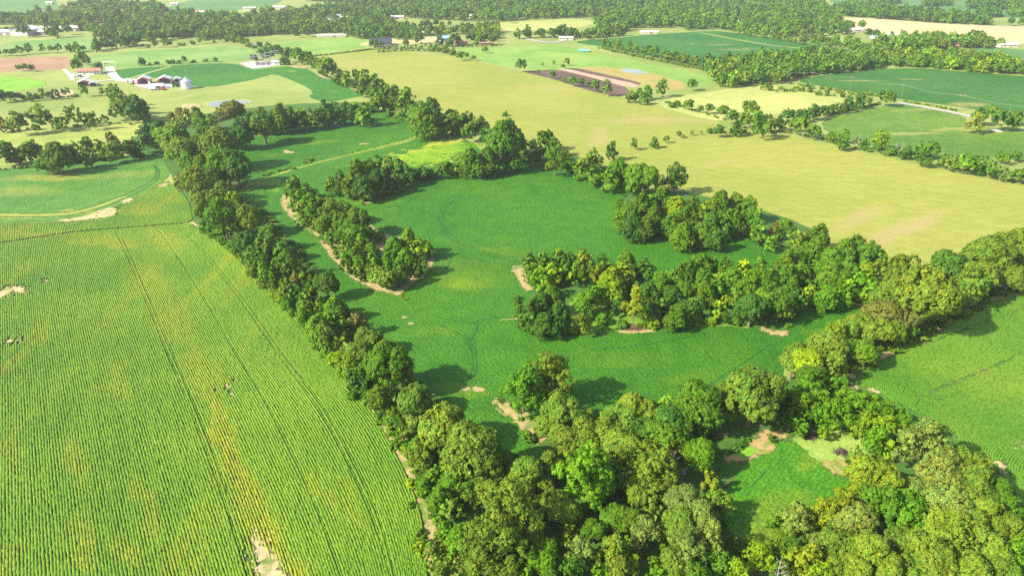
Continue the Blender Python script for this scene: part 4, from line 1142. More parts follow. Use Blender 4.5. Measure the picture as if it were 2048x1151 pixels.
def tone_of(code, amp=.16):
    c = TONE[code]
    k = 1 + rnd.uniform(-amp, amp)
    h = rnd.uniform(-.10, .10)
    return (c[0] * k * (1 + h), c[1] * k, c[2] * k * (1 - h), 1)

# rank inside its group among the trees that are things of their own
ranks = {}
for key in GROUPS:
    mem = sorted([t for t in solo if t[0] == key], key=lambda q: q[4])
    for i, t in enumerate(mem):
        ranks[id(t)] = (i, len(mem))
pick = {}
def plant(t):
    key, place, _, _, x, y, w, fam, tone = t
    gx, gy, wm = solve(x, y, w * (1.05 if key in NEAR else SCALE_W), fam)
    if fam == "O" and rnd.random() < .12: fam = "L"
    n = pick[fam] = pick.get(fam, -1) + 1
    me, tm = PROTO[fam][n % len(PROTO[fam])]
    root = empty("tree", (gx, gy, 0), rnd.uniform(0, 6.283), (wm * rnd.uniform(.88, 1.10), wm * rnd.uniform(.88, 1.10), wm * rnd.uniform(.93, 1.10) * (.94 if fam == 'U' else 1)))
    cr = bpy.data.objects.new("crown", me); COL.objects.link(cr); cr.parent = root
    cr.color = tone_of(tone)
    tr = bpy.data.objects.new("trunk", tm); COL.objects.link(tr); tr.parent = root
    i, tot = ranks[id(t)]
    lab = "%s %s, %s from left in %s" % (TONEW[tone], SHAPEW[fam], ORD[i], place)
    tag(root, lab, "tree", "trees of " + place)
for t in solo:
    plant(t)

# shrubs: one mesh each
bykey = {}
for t in sorted(shrubs, key=lambda q: q[4]):
    bykey.setdefault(t[0], []).append(t)
for key, mem in bykey.items():
    for i, (k_, place, _, _, x, y, w, fam, tone) in enumerate(mem):
        gx, gy, wm = solve(x, y, w * .95, 'S')
        me, tm = PROTO['S'][rnd.randrange(3)]
        o = bpy.data.objects.new("shrub", me); COL.objects.link(o)
        o.location = (gx, gy, 0); o.rotation_euler = (0, 0, rnd.uniform(0, 6.28)); o.scale = (wm, wm, wm * rnd.uniform(.85, 1.15))
        o.color = tone_of(tone)
        p2 = place
        tag(o, "%s shrub, %s shrub from left in %s" % (TONEW[tone].replace(" tinged", ""), ORD[i], p2), "shrub", "shrubs of " + place)

# ------------------------------------------------------------------ masses of small and distant trees (one object)
class Mass:
    def __init__(self):
        self.V, self.C = [], []
    def add(self, fam, gx, gy, w, col, hs=1.0):
        V, T = LOW[fam][rnd.randrange(4)]
        a = rnd.uniform(0, 6.283)
        ca, sa = math.cos(a), math.sin(a)
        P = np.empty_like(V)
        P[:, 0] = (V[:, 0] * ca - V[:, 1] * sa) * w + gx
        P[:, 1] = (V[:, 0] * sa + V[:, 1] * ca) * w + gy
        P[:, 2] = V[:, 2] * w * hs
        self.V.append(P); self.C.append(T * np.array(col[:3])[None])
    def build(self, name, label, cat):
        V = np.concatenate(self.V); Cc = np.concatenate(self.C)
        me = mesh_np(name, V, faces4=np.arange(len(V)).reshape(-1, 4), col=Cc)
        me.materials.append(M_leaf)
        return tag(link(name, me), label, cat, kind="stuff")

mass = Mass()
for t in rest:
    key, place, _, _, x, y, w, fam, tone = t
    gx, gy, wm = solve(x, y, w * .9, fam)
    mass.add(fam, gx, gy, wm, tone_of(tone), rnd.uniform(.9, 1.1))

def line(s, wm, fams="OUL", tones="gggdo", dens=.72, jit=.25, dbl=False):
    """row of far trees along base-line pixels; wm = crown width in metres"""
    wm *= .80
    p = resample(gpts(s), wm * dens, closed=False)
    for (x, y) in p:
        for r in range(2 if dbl else 1):
            w = wm * rnd.uniform(.65, 1.2)
            mass.add(rnd.choice(fams), x + rnd.gauss(0, wm * jit), y + rnd.gauss(0, wm * jit) + r * wm * .8, w, tone_of(rnd.choice(tones), .2), rnd.uniform(.85, 1.1))

far = Mass()
def wood(s, wm=12.0, dens=.80, fams="OOUL", tones="gggddo", holes=(), target=None):
    tgt = target or far
    wm *= .72
    dens *= 1.08
    poly = gpts(s)
    hol = [gpts(h) for h in holes]
    xs = [p[0] for p in poly]; ysx = [p[1] for p in poly]
    st = wm * dens
    y = min(ysx); k = 0
    while y < max(ysx):
        x = min(xs) + (st * .5 if k % 2 else 0)
        while x < max(xs):
            qx, qy = x + rnd.uniform(-.42, .42) * st, y + rnd.uniform(-.42, .42) * st
            if inside(poly, np.array([qx]), np.array([qy]))[0] and not any(inside(h, np.array([qx]), np.array([qy]))[0] for h in hol):
                tgt.add(rnd.choice(fams), qx, qy, wm * rnd.uniform(.7, 1.25), [min(1, c * 1.12) for c in tone_of(rnd.choice(tones), .25)], rnd.uniform(.75, 1.1))  # far foliage lightened in its own colour, adding to the haze
            x += st
        y += st * .87; k += 1

# wooded belts with real footprints on the ground
wood("118,32 170,10 240,12 330,20 335,30 300,34 236,32 232,46 186,48 150,62 118,62 112,48", 13)
wood("236,48 300,36 335,32 400,38 470,36 490,50 480,66 400,72 330,76 262,78 232,62 212,60 225,50", 12, holes=("318,30 345,28 345,36 320,38",))
wood("400,72 480,64 560,62 640,58 700,60 690,66 560,70 470,76 395,82", 10, tones="ggdo")
wood("560,30 640,20 760,14 900,6 1050,2 1230,2 1300,10 1230,26 1190,36 1100,38 1000,44 920,44 860,40 800,36 740,62 690,64 640,58 560,60 490,52 500,34", 12, 1.0,
     holes=("640,40 690,36 700,48 650,54", "560,20 620,16 620,24 560,28", "770,36 800,32 800,42 772,44", "905,30 950,29 950,37 905,38", "1110,20 1145,18 1145,24 1112,26", "1105,6 1135,4 1137,12 1107,13"))
wood("600,2 760,-16 1000,-24 1300,-24 1640,-24 1660,-4 1500,4 1300,8 1050,0 900,4 760,12", 13, .95)
wood("1190,44 1240,28 1300,12 1400,8 1520,2 1620,-4 1650,14 1662,30 1680,50 1700,64 1690,72 1640,66 1600,76 1560,74 1500,66 1440,60 1420,60 1370,62 1300,66 1240,64 1200,72 1195,56", 12, 1.0,
     holes=("1325,18 1362,14 1362,24 1328,26", "1408,26 1438,24 1438,36 1410,38", "1455,40 1500,38 1520,48 1470,52", "1500,50 1542,50 1545,60 1515,60", "1520,12 1550,10 1550,18 1522,18", "1260,57 1365,55 1372,64 1270,66"))
wood("1655,24 1700,14 1780,22 1850,30 1930,40 1980,46 1975,52 1880,47 1780,40 1690,33", 13, .85, tones="ggdd")
wood("1745,92 1800,84 1860,82 1900,84 1960,87 2005,93 1990,97 1940,98 1890,101 1820,104 1780,108 1760,104", 12, .82, tones="ggoo")
wood("1760,134 1800,120 1850,112 1900,114 1960,124 2060,137 2200,140 2200,165 2060,152 1960,147 1900,141 1850,136", 10.5, .78, tones="gglo", fams="UUOL")
wood("1400,134 1440,128 1520,124 1580,118 1650,114 1700,120 1750,112 1790,120 1760,138 1700,144 1648,150 1590,160 1560,166 1500,172 1440,178 1425,160", 11, .78, tones="ggdo", fams="UUOO")
wood("100,52 0,50 -60,52 -60,42 0,40 100,38 150,44 150,56", 12, .85, tones="ggd")
wood("755,76 800,70 870,66 930,62 985,58 1000,66 990,84 960,88 925,84 890,70 830,82 790,80", 11, 1.05, tones="ggdl", holes=("900,72 945,70 945,92 900,92", "830,74 872,72 872,82 832,84"))
wood("690,62 760,58 830,60 830,74 770,78 720,80 690,72", 11, .95, tones="ggd", fams="OUL")
wood("1865,-10 1960,-10 1960,-2 1870,2", 13, 1.0); wood("1930,10 2000,8 2060,14 2060,22 1940,20", 13, 1.0, tones="gd"); wood("2010,26 2080,26 2080,34 2015,34", 12, 1.0); wood("1730,4 1800,4 1800,8 1735,8", 12, 1.0)
wood("1950,28 1995,28 1998,36 1955,36", 13, .9, tones="gd"); wood("1840,10 1900,8 1905,12 1845,14", 12, .9, tones="gd")

line("0,113 30,112 60,109 100,106 140,104", 8.5, "OL", "ggd", .8); line("140,104 166,104", 9, "OU", "ggd")
line("186,103 230,97 262,92", 11, "OU", "gdd", .7, .3, True); line("270,97 330,95 400,88 440,84 470,82", 7, "OLS", "ggd", 1.1)
line("205,78 260,82 310,84 390,72", 11, "OU", "ggd", .8, .3, True); line("165,62 200,72 215,80", 12, "OO", "ggo", .7, .3, True)
line("0,66 40,64", 8, "O", "g"); line("440,74 470,84 500,94", 8, "OLS", "ggo", .7); line("505,95 540,102 575,114", 6, "SSL", "gd", .7)
line("280,132 330,129 400,125 430,124", 6, "SSSL", "gd", 1.1); line("285,131 287,131", 7, "U", "d")
line("1040,78 1060,77 1100,76 1128,72", 11, "OU", "ggd", .75, .3, True); line("1130,72 1160,78 1200,76 1240,72", 11, "OU", "ggd", .75, .3, True); line("1165,80 1195,82", 9, "O", "g")
line("1205,93 1260,105 1330,120 1395,136", 8.5, "ULL", "ggo", .62, .3); line("1205,98 1260,111 1330,125 1400,139 1440,150", 3.5, "SSS", "glo", .6, .5, True)
line("1470,68 1530,77 1600,88 1650,95 1700,102 1745,110", 8, "ULO", "ggo", .8); line("1600,80 1640,88 1700,96 1740,104", 7, "UL", "gg", .9)
line("1520,180 1560,184 1600,182 1640,190 1690,196 1712,198", 4.5, "SSSL", "glo", .6, .4); line("1580,168 1640,178 1700,188 1760,194", 4.0, "SSS", "glo", .7, .4)
line("1810,204 1860,212 1910,222", 2.6, "SS", "gl", .9); line("760,105 800,102 850,102 868,104", 4, "SSS", "gl", .8)
line("630,113 690,106 740,100 800,98 860,99", 2.6, "SSS", "gd", .6); line("750,98 790,96 850,95 980,93 1000,92", 3.5, "SSL", "gdo", 1.0)
line("860,99 890,103 920,111", 5, "SSL", "gl", .7); line("745,95 770,94", 6, "OL", "gd", .7)
line("1690,118 1735,120 1765,130", 7, "LSO", "rog", .7, .4)
line("1012,232 1014,232", 5, "S", "g"); line("845,58 870,52 900,54", 9, "O", "gg"); line("1215,46 1240,44", 9, "O", "g")
for (x, y, w) in ((690, 44, 8), (640, 72, 9), (620, 74, 9), (585, 72, 7), (676, 70, 9), (595, 76, 6), (838, 88, 11), (880, 92, 9), (900, 94, 8), (940, 88, 11), (985, 90, 9), (910, 92, 11), (960, 90, 10), (812, 92, 7), (750, 94, 7), (1020, 47, 8), (50, 75, 13), (113, 76, 14), (96, 72, 10), (137, 70, 10), (78, 33, 12), (102, 33, 12),
                  (1700, 62, 10), (1722, 60, 10), (1690, 70, 9), (1735, 76, 9), (1660, 76, 9), (1668, 88, 9), (1695, 92, 10), (1710, 94, 8), (1760, 100, 13), (1750, 78, 9), (1640, 72, 10), (1640, 90, 9), (1872, 32, 10), (2020, 52, 9), (2042, 50, 9), (760, 210, 6)):
    gx, gy = G(x, y)
    mass.add(rnd.choice("OOU"), gx, gy, w, tone_of(rnd.choice("ggd")))
mass.build("distant_trees", "rows and scattered trees in the farmland beyond the hay meadow", "trees")
far.build("distant_woods", "hazy woods covering the far countryside along the top", "woods")

# ------------------------------------------------------------------ undergrowth (uncountable)
ug = Mass()
def brush(s, width, n_per_m, tones="gbd", h=(1.2, 3.2)):
    p = resample(chaikin(gpts(s), 2, closed=False), 1.0, closed=False)
    for (x, y) in p:
        k = int(n_per_m) + (1 if rnd.random() < n_per_m % 1 else 0)
        for _ in range(k):
            w = rnd.uniform(*h)
            ug.add('S', x + rnd.uniform(-.5, .5) * width, y + rnd.uniform(-.5, .5) * width, w, tone_of(rnd.choice(tones), .2), rnd.uniform(.6, 1.0))
brush("402,458 462,495 522,555 582,620 652,708 706,764 762,820 810,895 856,985 884,1065 892,1120", 2.2, .9, "bblg")
brush("425,460 480,500 540,560 600,620 670,700 720,750 780,810 830,880 870,980", 7, .6, "gbdo")
brush("515,415 560,465 610,525 650,580 690,630 745,672 800,730 860,800 920,862", 3, .5, "gd")
brush("1040,322 1090,337 1140,340 1190,352 1250,376", 2.5, .7, "gbo")
brush("1250,452 1300,455 1340,473 1400,490", 2.4, .9, "gb", (1, 2.4)); brush("1440,470 1480,464 1530,480 1570,496", 2.2, .6, "gbo", (1, 2.2))
brush("615,440 655,485 680,520 705,545 740,568 790,578", 2.2, .8, "gbo", (1, 2.4)); brush("800,570 850,540 866,515", 2, .5, "gd"); brush("800,590 812,600", 1.2, 1.5, "l", (.7, 1.2))
brush("1040,640 1075,657 1110,664 1160,669 1230,660", 2.2, .9, "gbl", (1, 2.4)); brush("1250,655 1330,652 1400,648 1480,648 1550,655", 2.5, .9, "bgl", (1, 2.4)); brush("1630,597 1690,600 1745,610", 2, .8, "bgl", (1, 2.4))
brush("1140,600 1180,620 1240,640 1290,645", 9, .8, "blg", (.8, 1.8)); brush("1066,575 1100,580 1140,600", 2.5, .6, "gb")
brush("1690,748 1750,708 1820,680 1880,650 1950,608 2040,572", 4, .9, "ogdo", (1.6, 3.8)); brush("1575,715 1640,690 1720,655 1790,630", 2.0, .5, "go", (1, 2.4))
brush("1085,872 1130,868 1180,850", 2.5, .6, "go"); brush("1000,800 1030,820 1060,845 1080,872", 2.0, .6, "gop", (1, 2.2))
brush("1430,1010 1450,1080 1480,1130", 3, .5, "dg"); brush("1560,1075 1620,1055 1690,1010 1710,980", 3, .9, "oly", (1, 2.4)); brush("1590,868 1620,856 1700,860 1780,900", 3, .4, "bl", (.8, 1.8))
brush("0,341 60,335 140,327 230,317 300,312", 2.6, .8, "dg", (1.2, 3)); brush("0,266 70,260 150,253 250,247", 2.6, .6, "dgo", (1, 2.6)); brush("0,202 60,199 110,195 160,194", 2.6, .6, "dg", (1, 3))
brush("500,262 560,255 620,247 700,231 760,222", 2.6, .7, "dg"); brush("700,392 760,378 820,366 880,352 950,338 1020,324", 2.4, .8, "gd", (1, 2.8))
brush("800,222 850,240 870,250 920,265 950,280", 2.4, .6, "go"); brush("530,352 560,342 585,338", 3.0, 1.2, "bl", (1, 2.4)); brush("612,326 626,320", 3.0, 1.3, "bl", (1.4, 3)); brush("700,306 760,292 820,276 850,266", 1.6, .35, "bl", (.7, 1.4))
brush("1330,205 1400,225 1450,240", 2.2, .6, "go", (1, 2.4)); brush("1440,266 1500,268 1560,262 1620,275 1700,295 1800,315 1900,335 2048,368", 2.6, .6, "gop", (1.2, 3)); brush("1540,250 1620,236 1700,222 1760,208", 2.6, .8, "dgo", (1.2, 3))
brush("640,148 680,165 720,180 760,200", 2.4, .6, "gd"); brush("870,1050 900,1100 920,1140", 10, .6, "gbd", (1.5, 3.5)); brush("960,930 1100,900 1300,880 1400,860", 14, .5, "gd", (1.5, 3.5)); brush("950,1040 1150,1050 1350,1080", 18, .5, "gd", (1.5, 3.5)); brush("1650,1060 1850,1050 2040,1030", 16, .5, "gdo", (1.5, 3.5))
brush("860,985 880,1040 895,1110 905,1150", 9, 1.2, "gbl", (2, 4)); brush("800,860 850,920 880,980", 7, 1.2, "gbo", (2, 4)); brush("700,720 760,790 810,850", 6, .9, "gbl", (1.5, 3.5))
brush("1240,452 1275,452 1310,458", 2.0, 1.2, "gb", (1, 2.4)); brush("1570,655 1585,625 1600,612 1640,602", 2.0, .8, "g", (1, 2)); brush("1036,600 1034,622 1042,646", 1.6, 1.2, "gd", (1, 2.4)); brush("1240,400 1236,425 1238,442", 1.6, 1.2, "g", (1, 2.4))
brush("1085,560 1150,566 1220,572 1300,580 1400,570 1500,570 1570,545", 4, .5, "gd", (1.2, 3)); brush("1450,1090 1500,1110 1560,1110 1620,1090 1680,1050", 12, 1.0, "olbg", (1.5, 3.5)); brush("1800,880 1850,905 1920,930 1985,955 2020,985", 3, .9, "go", (1.2, 3))
brush("1440,905 1480,885 1530,862 1570,850", 6, .8, "gd", (1, 2.6))
ug.build("undergrowth", "low brush and weeds along the feet of the tree lines", "undergrowth")

# ------------------------------------------------------------------ dead trees
def dead_tree(x, ybase, hm, label, seed, group="bare grey trees", spread=.42, name="dead_tree"):
    rg = random.Random(seed)
    hm *= .82
    gx, gy = G(x, ybase)
    root = empty(name, (gx, gy, 0), rg.uniform(0, 6.28))
    top = (rg.uniform(-.06, .06) * hm, rg.uniform(-.06, .06) * hm, hm)
    tp = [(0, 0, -.1), (top[0] * .2, top[1] * .3, hm * .35), (top[0] * .7, top[1] * .6, hm * .7), top]
    r = .017 * hm
    tk = join_tubes("trunk", [tube(tp, [r, r * .75, r * .45, r * .1])])
    link("trunk", tk, M_dead, root)
    tb = []
    for k in range(11):
        z = hm * rg.uniform(.28, .92)
        a = k * 2.4 + rg.uniform(-.5, .5)
        L = hm * spread * (1.15 - z / hm) * rg.uniform(.6, 1.1)
        m = (math.cos(a) * L * .5, math.sin(a) * L * .5, z + L * .35)
        e = (math.cos(a) * L, math.sin(a) * L, z + L * .95)
        tb.append(tube([(0, 0, z), m, e], [r * .38, r * .26, r * .06], 5))
        for j in range(3):
            b = a + rg.uniform(-.9, .9); q = L * rg.uniform(.3, .5)
            tb.append(tube([m, (m[0] + math.cos(b) * q, m[1] + math.sin(b) * q, m[2] + q * rg.uniform(.4, 1))], [r * .2, r * .05], 4))
    link("branches", join_tubes("branches", tb), M_dead, root)
    tag(root, label, "dead tree", group)
dead_tree(1714, 296, 9.5, "bare grey tree, first from the left in the right hedgerow", 1)
dead_tree(1728, 298, 8.5, "bare grey tree, second from the left in the right hedgerow", 2)
dead_tree(1788, 312, 9, "bare grey tree, third from the left in the right hedgerow", 3)
dead_tree(1800, 314, 9.5, "bare grey tree, fourth from the left in the right hedgerow", 4)
dead_tree(1905, 336, 8, "bare grey tree, rightmost of those in the right hedgerow", 5)
dead_tree(1340, 955, 8.5, "leafless grey tree at the shaded gap in the bottom wood", 6)
dead_tree(1360, 985, 8, "leafless grey tree deep in the shade left of the clearing", 7)
dead_tree(1546, 1180, 8.5, "bare grey tree at the bottom edge below the clearing", 8)
dead_tree(945, 1010, 6, "small bare grey tree in the left of the bottom wood", 11)
dead_tree(679, 310, 6.5, "lone broken snag at the ditch in the upper soybeans", 12, spread=.16, name="snag")

def pile(x, y, wm, label, col, seed, n=46, hh=.35):
    rg = random.Random(seed)
    gx, gy = G(x, y)
    tb = []
    for k in range(n):
        a = rg.uniform(0, 6.28); rr = wm * .5 * math.sqrt(rg.random())
        px, py = math.cos(a) * rr * .8, math.sin(a) * rr * .6
        b = rg.uniform(0, 6.28); L = wm * rg.uniform(.15, .35)
        z = hh * wm * (1 - rr / (wm * .55)) * rg.uniform(.2, 1)
        tb.append(tube([(px - math.cos(b) * L, py - math.sin(b) * L, max(.03, z - .1)), (px, py, z + .15), (px + math.cos(b) * L, py + math.sin(b) * L, max(.03, z - .05))], [.05, .07, .03], 4))
    me = join_tubes("brush_pile", tb)
    o = link("brush_pile", me, flat("pile_wood_%d" % seed, col, .9, 0, .3, 2), None, (gx, gy, .1))
    tag(o, label, "brush pile", "piles of dead branches")
pile(1616, 872, 4.5, "dark brush pile above the clearing plot", (.09, .055, .05), 1)
pile(1682, 906, 3.4, "smaller dark brush pile right of the clearing plot", (.09, .055, .05), 2)
pile(1267, 658, 4.2, "reddish heap of branches under the yellow poplar", (.22, .11, .07), 3)
pile(1380, 483, 4.5, "pale heap of logs at the edge of the meadow wood", (.48, .40, .32), 4, 24, .18)
pile(1990, 262, 7, "pale rubble heap under the road clump", (.60, .56, .52), 5, 40, .1)
# ------------------------------------------------------------------ buildings and farm things
def boxm(name, sx, sy, z0, z1, cx=0, cy_=0):
    me = bpy.data.meshes.new(name)
    x0, x1, y0, y1 = cx - sx / 2, cx + sx / 2, cy_ - sy / 2, cy_ + sy / 2
    V = [(x0, y0, z0), (x1, y0, z0), (x1, y1, z0), (x0, y1, z0), (x0, y0, z1), (x1, y0, z1), (x1, y1, z1), (x0, y1, z1)]
    me.from_pydata(V, [], [(0, 3, 2, 1), (4, 5, 6, 7), (0, 1, 5, 4), (1, 2, 6, 5), (2, 3, 7, 6), (3, 0, 4, 7)])
    me.update()
    return me

def gable_wall(name, sx, sy, h, rise):
    """walls with gable ends; ridge runs along x"""
    me = bpy.data.meshes.new(name)
    a, b = sx / 2, sy / 2
    V = [(-a, -b, 0), (a, -b, 0), (a, b, 0), (-a, b, 0), (-a, -b, h), (a, -b, h), (a, b, h), (-a, b, h), (-a, 0, h + rise), (a, 0, h + rise)]
    me.from_pydata(V, [], [(0, 1, 5, 4), (2, 3, 7, 6), (1, 2, 6, 9, 5), (3, 0, 4, 8, 7)])
    me.update()
    return me

def gable_roof(name, sx, sy, h, rise, over=.6, th=.22):
    me = bpy.data.meshes.new(name)
    a, b = sx / 2 + over, sy / 2 + over
    zl = h - rise * over / (sy / 2)
    V = []
    for dz in (.02, th):
        V += [(-a, -b, zl + dz), (a, -b, zl + dz), (a, 0, h + rise + dz), (-a, 0, h + rise + dz), (-a, b, zl + dz), (a, b, zl + dz)]
    Fc = [(6, 7, 8, 9), (9, 8, 11, 10), (0, 3, 2, 1), (3, 4, 5, 2), (0, 1, 7, 6), (4, 10, 11, 5), (0, 6, 9, 3), (3, 9, 10, 4), (1, 2, 8, 7), (2, 5, 11, 8)]
    me.from_pydata(V, [], Fc)
    me.update()
    return me

MB = {}
def bm_(c, rough=.6, metal=0):
    k = (tuple(c), rough, metal)
    if k not in MB:
        MB[k] = flat("paint_%d" % len(MB), c, rough, metal, .10, .8)
    return MB[k]
M_glass = flat("window_glass", (.05, .06, .08), .1, 0, .2, 2)
WHITE, REDB, ROOFW, RUST, SLATE, BRICK, CREAM, GREY = (.74, .73, .70), (.30, .045, .045), (.64, .64, .63), (.50, .20, .12), (.055, .06, .085), (.36, .18, .12), (.62, .56, .46), (.45, .45, .46)

def building(name, x, y, sx, sy, h, rise, rz, wall, roof, label, cat, doors=(), wins=0, ridge_front=False, group=None, chimney=False):
    gx, gy = G(x, y)
    root = empty(name, (gx, gy, .05), R(rz))
    link("wall", gable_wall("wall", sx, sy, h, rise), bm_(wall), root)
    rf = link("roof", gable_roof("roof", sx, sy, h, rise), bm_(roof, .45), root)
    if chimney:
        link("chimney", boxm("chimney", .8, .8, h + rise * .4, h + rise + 1.1, sx * .2, sy * .15), bm_(BRICK), rf)
    for (side, off, w, hh, col) in doors:                # side: 'f' front (-y), 'e' gable end (+x), 'w' gable end (-x)
        if side == 'f':
            m = boxm("door", w, .08, 0, hh, off, -sy / 2 - .03)
        elif side == 'e':
            m = boxm("door", .08, w, 0, hh, sx / 2 + .03, off)
        else:
            m = boxm("door", .08, w, 0, hh, -sx / 2 - .03, off)
        link("door", m, bm_(col), root)
    for k in range(wins):
        px = -sx / 2 + sx * (k + .5) / wins
        w = link("window", boxm("window", 1.5, .07, 1.0, 2.2, px, -sy / 2 - .03), bm_(WHITE), root)
        link("pane", boxm("pane", 1.25, .05, 1.12, 2.08, px, -sy / 2 - .075), M_glass, w)
    tag(root, label, cat, group)
    return root

DARK = (.03, .03, .035)
# farmyard
building("barn", 290, 167, 9, 8, 3.4, 1.7, 108, REDB, ROOFW, "red barn with pale roof and open doors in the farmyard", "barn", doors=(('w', 0, 4.5, 3.3, DARK), ('w', -3.6, 1.6, 2.4, WHITE)), group="red farm buildings")  # open doorway is a near-black panel, its unlit inside painted on the wall
building("barn", 331, 166, 8.5, 8.5, 3.2, 1.7, 108, REDB, ROOFW, "red barn beside the green machinery near the grain bin", "barn", doors=(('w', 0, 5.5, 3.2, DARK),), group="red farm buildings")
building("shed", 172, 171, 8, 8, 2.8, 1.5, 112, REDB, ROOFW, "low red shed with white roof below the farm house", "shed", doors=(('w', 1.5, 5.5, 2.6, DARK),), group="red farm buildings")
building("shed", 188, 172, 5, 4.5, 2.2, .8, 112, GREY, ROOFW, "small grey lean-to beside the low red shed", "shed", doors=(('w', 0, 3.5, 2.1, DARK),))
building("farm_house", 176, 148, 13, 6.5, 2.6, 1.3, 4, WHITE, RUST, "white farm house with orange red roof at left", "house", doors=(('f', -1, 1.1, 2.1, BRICK),), wins=6, chimney=True)
building("house_wing", 197, 147.5, 5, 5.5, 2.8, 1.4, 4, WHITE, RUST, "orange roofed wing right of the farm house", "house", wins=2)
building("shed", 355, 164, 6, 4.5, 2.4, .9, 108, (.62, .63, .64), ROOFW, "small pale shed behind the grain bin", "shed", doors=(('w', 0, 2.5, 2.1, DARK),))
building("shed", 318, 176, 7, 4, 2.0, 1.0, 10, ROOFW, ROOFW, "small white calf shed in the lower farmyard", "shed", doors=(('f', 0, 3.0, 1.5, DARK),))

def bin_(x, y, r, h, label):
    gx, gy = G(x, y)
    root = empty("grain_bin", (gx, gy, .05))
    V, Fc = [], []
    n = 28
    rings = 9
    for i in range(rings * 2):
        z = h * (i // 2 + (i % 2) * .86) / rings
        rr = r if i % 2 == 0 else r * 1.006
        for k in range(n):
            a = 2 * math.pi * k / n
            V.append((math.cos(a) * rr, math.sin(a) * rr, z))
        if i:
            o = (i - 1) * n
            for k in range(n):
                Fc.append((o + k, o + (k + 1) % n, o + n + (k + 1) % n, o + n + k))
    me = mesh_np("body", np.array(V), faces4=np.array(Fc))
    link("body", me, bm_((.60, .64, .68), .35, .6), root)
    V = []; Fc = []
    for j, (rr, z) in enumerate(((r * 1.05, h * .95), (r * .5, h + r * .32), (r * .12, h + r * .56))):
        for k in range(n):
            a = 2 * math.pi * k / n
            V.append((math.cos(a) * rr, math.sin(a) * rr, z))
        if j:
            o = (j - 1) * n
            for k in range(n):
                Fc.append((o + k, o + (k + 1) % n, o + n + (k + 1) % n, o + n + k))
    link("roof", mesh_np("roof", np.array(V), faces4=np.array(Fc)), bm_((.70, .73, .76), .35, .5), root)
    link("roof_cap", boxm("roof_cap", r * .28, r * .28, h + r * .5, h + r * .68), bm_((.55, .57, .6), .4, .5), root)
    link("door", boxm("door", .9, .12, .3, 2.0, r * .35, -r * .96), bm_((.4, .42, .45)), root)
    tag(root, label, "grain bin")
bin_(375, 177, 3.7, 5.2, "round galvanised grain bin with cone roof beside the soybeans")

def mast(x, y, h, label, name="radio_mast"):
    gx, gy = G(x, y)
    me = join_tubes(name, [tube([(0, 0, 0), (0, 0, h)], [.14, .06], 6), tube([(-.7, 0, h * .9), (.7, 0, h * .9)], [.05, .05], 4)])
    tag(link(name, me, bm_((.5, .5, .5)), None, (gx, gy, 0)), label, "mast")
mast(377, 170, 11, "thin antenna mast behind the grain bin")

def wheel(root, x, y, r, w=.35):
    n = 14
    V = [(x + sx * w / 2, y + math.cos(2 * math.pi * k / n) * r, r + math.sin(2 * math.pi * k / n) * r) for sx in (-1, 1) for k in range(n)]
    me = bpy.data.meshes.new("wheel")
    me.from_pydata(V, [], [tuple(range(n))[::-1], tuple(range(n, 2 * n))] + [(k, (k + 1) % n, n + (k + 1) % n, n + k) for k in range(n)])
    me.update()
    link("wheel", me, bm_((.03, .03, .03), .9), root)

def tractor(x, y, rz, col, label):
    gx, gy = G(x, y)
    root = empty("tractor", (gx, gy, .08), R(rz))
    link("hood", boxm("hood", 1.1, 2.4, .9, 1.8, 0, 1.2), bm_(col, .4), root)
    link("cab", boxm("cab", 1.6, 1.7, .9, 2.9, 0, -.9), bm_((.06, .09, .08), .2), root)
    link("cab_roof", boxm("cab_roof", 1.8, 1.9, 2.9, 3.1, 0, -.9), bm_(col, .4), root)
    for sx in (-1.1, 1.1):
        wheel(root, sx, -1.1, .95, .5); wheel(root, sx * .9, 1.8, .6, .35)
    tag(root, label, "tractor", "farm machinery by the barns")
def pickup(x, y, rz, col, label):
    gx, gy = G(x, y)
    root = empty("pickup_truck", (gx, gy, .08), R(rz))
    link("body", boxm("body", 1.9, 5.3, .5, 1.1), bm_(col, .3), root)
    link("cab", boxm("cab", 1.75, 2.2, 1.1, 1.85, 0, .3), bm_(col, .3), root)
    link("windscreen", boxm("windscreen", 1.6, .06, 1.2, 1.75, 0, 1.43), M_glass, root)
    for sx in (-.95, .95):
        wheel(root, sx, -1.6, .38, .25); wheel(root, sx, 1.6, .38, .25)
    tag(root, label, "truck", "parked farm vehicles")
def trailer(x, y, rz, L, col, label, hh=2.4):
    gx, gy = G(x, y)
    root = empty("trailer", (gx, gy, .08), R(rz))
    link("box", boxm("box", 2.3, L, .8, hh), bm_(col, .5), root)
    link("drawbar", boxm("drawbar", .2, 1.6, .5, .7, 0, L / 2 + .8), bm_((.1, .1, .1)), root)
    for sx in (-1.1, 1.1):
        wheel(root, sx, -.6, .45, .25); wheel(root, sx, .6, .45, .25)
    tag(root, label, "trailer", "farm machinery by the barns")
tractor(346, 168, 60, (.03, .20, .05), "green tractor right of the second red barn")
tractor(353, 174, 100, (.03, .20, .05), "green tractor in front of the grain bin")
tractor(350, 169, 20, (.40, .10, .03), "small red tractor left of the grain bin")
trailer(264, 168, 10, 5, (.55, .56, .58), "grey trailer at the left end of the farmyard")
trailer(258, 164, 100, 4, (.60, .60, .62), "second grey trailer at the farmyard entrance")
trailer(306, 180, 80, 5, (.72, .72, .70), "white stock trailer at the lower yard fence", 2.6)
trailer(300, 165, 20, 4, (.70, .70, .70), "white wagon beside the first red barn", 2.0)
trailer(362, 163, 75, 6, (.05, .25, .08), "green wagon behind the second red barn", 2.2)
pickup(150, 153, 80, (.70, .70, .72), "white pickup left of the farm house")
pickup(160, 155, 60, (.12, .13, .15), "dark pickup in front of the farm house")
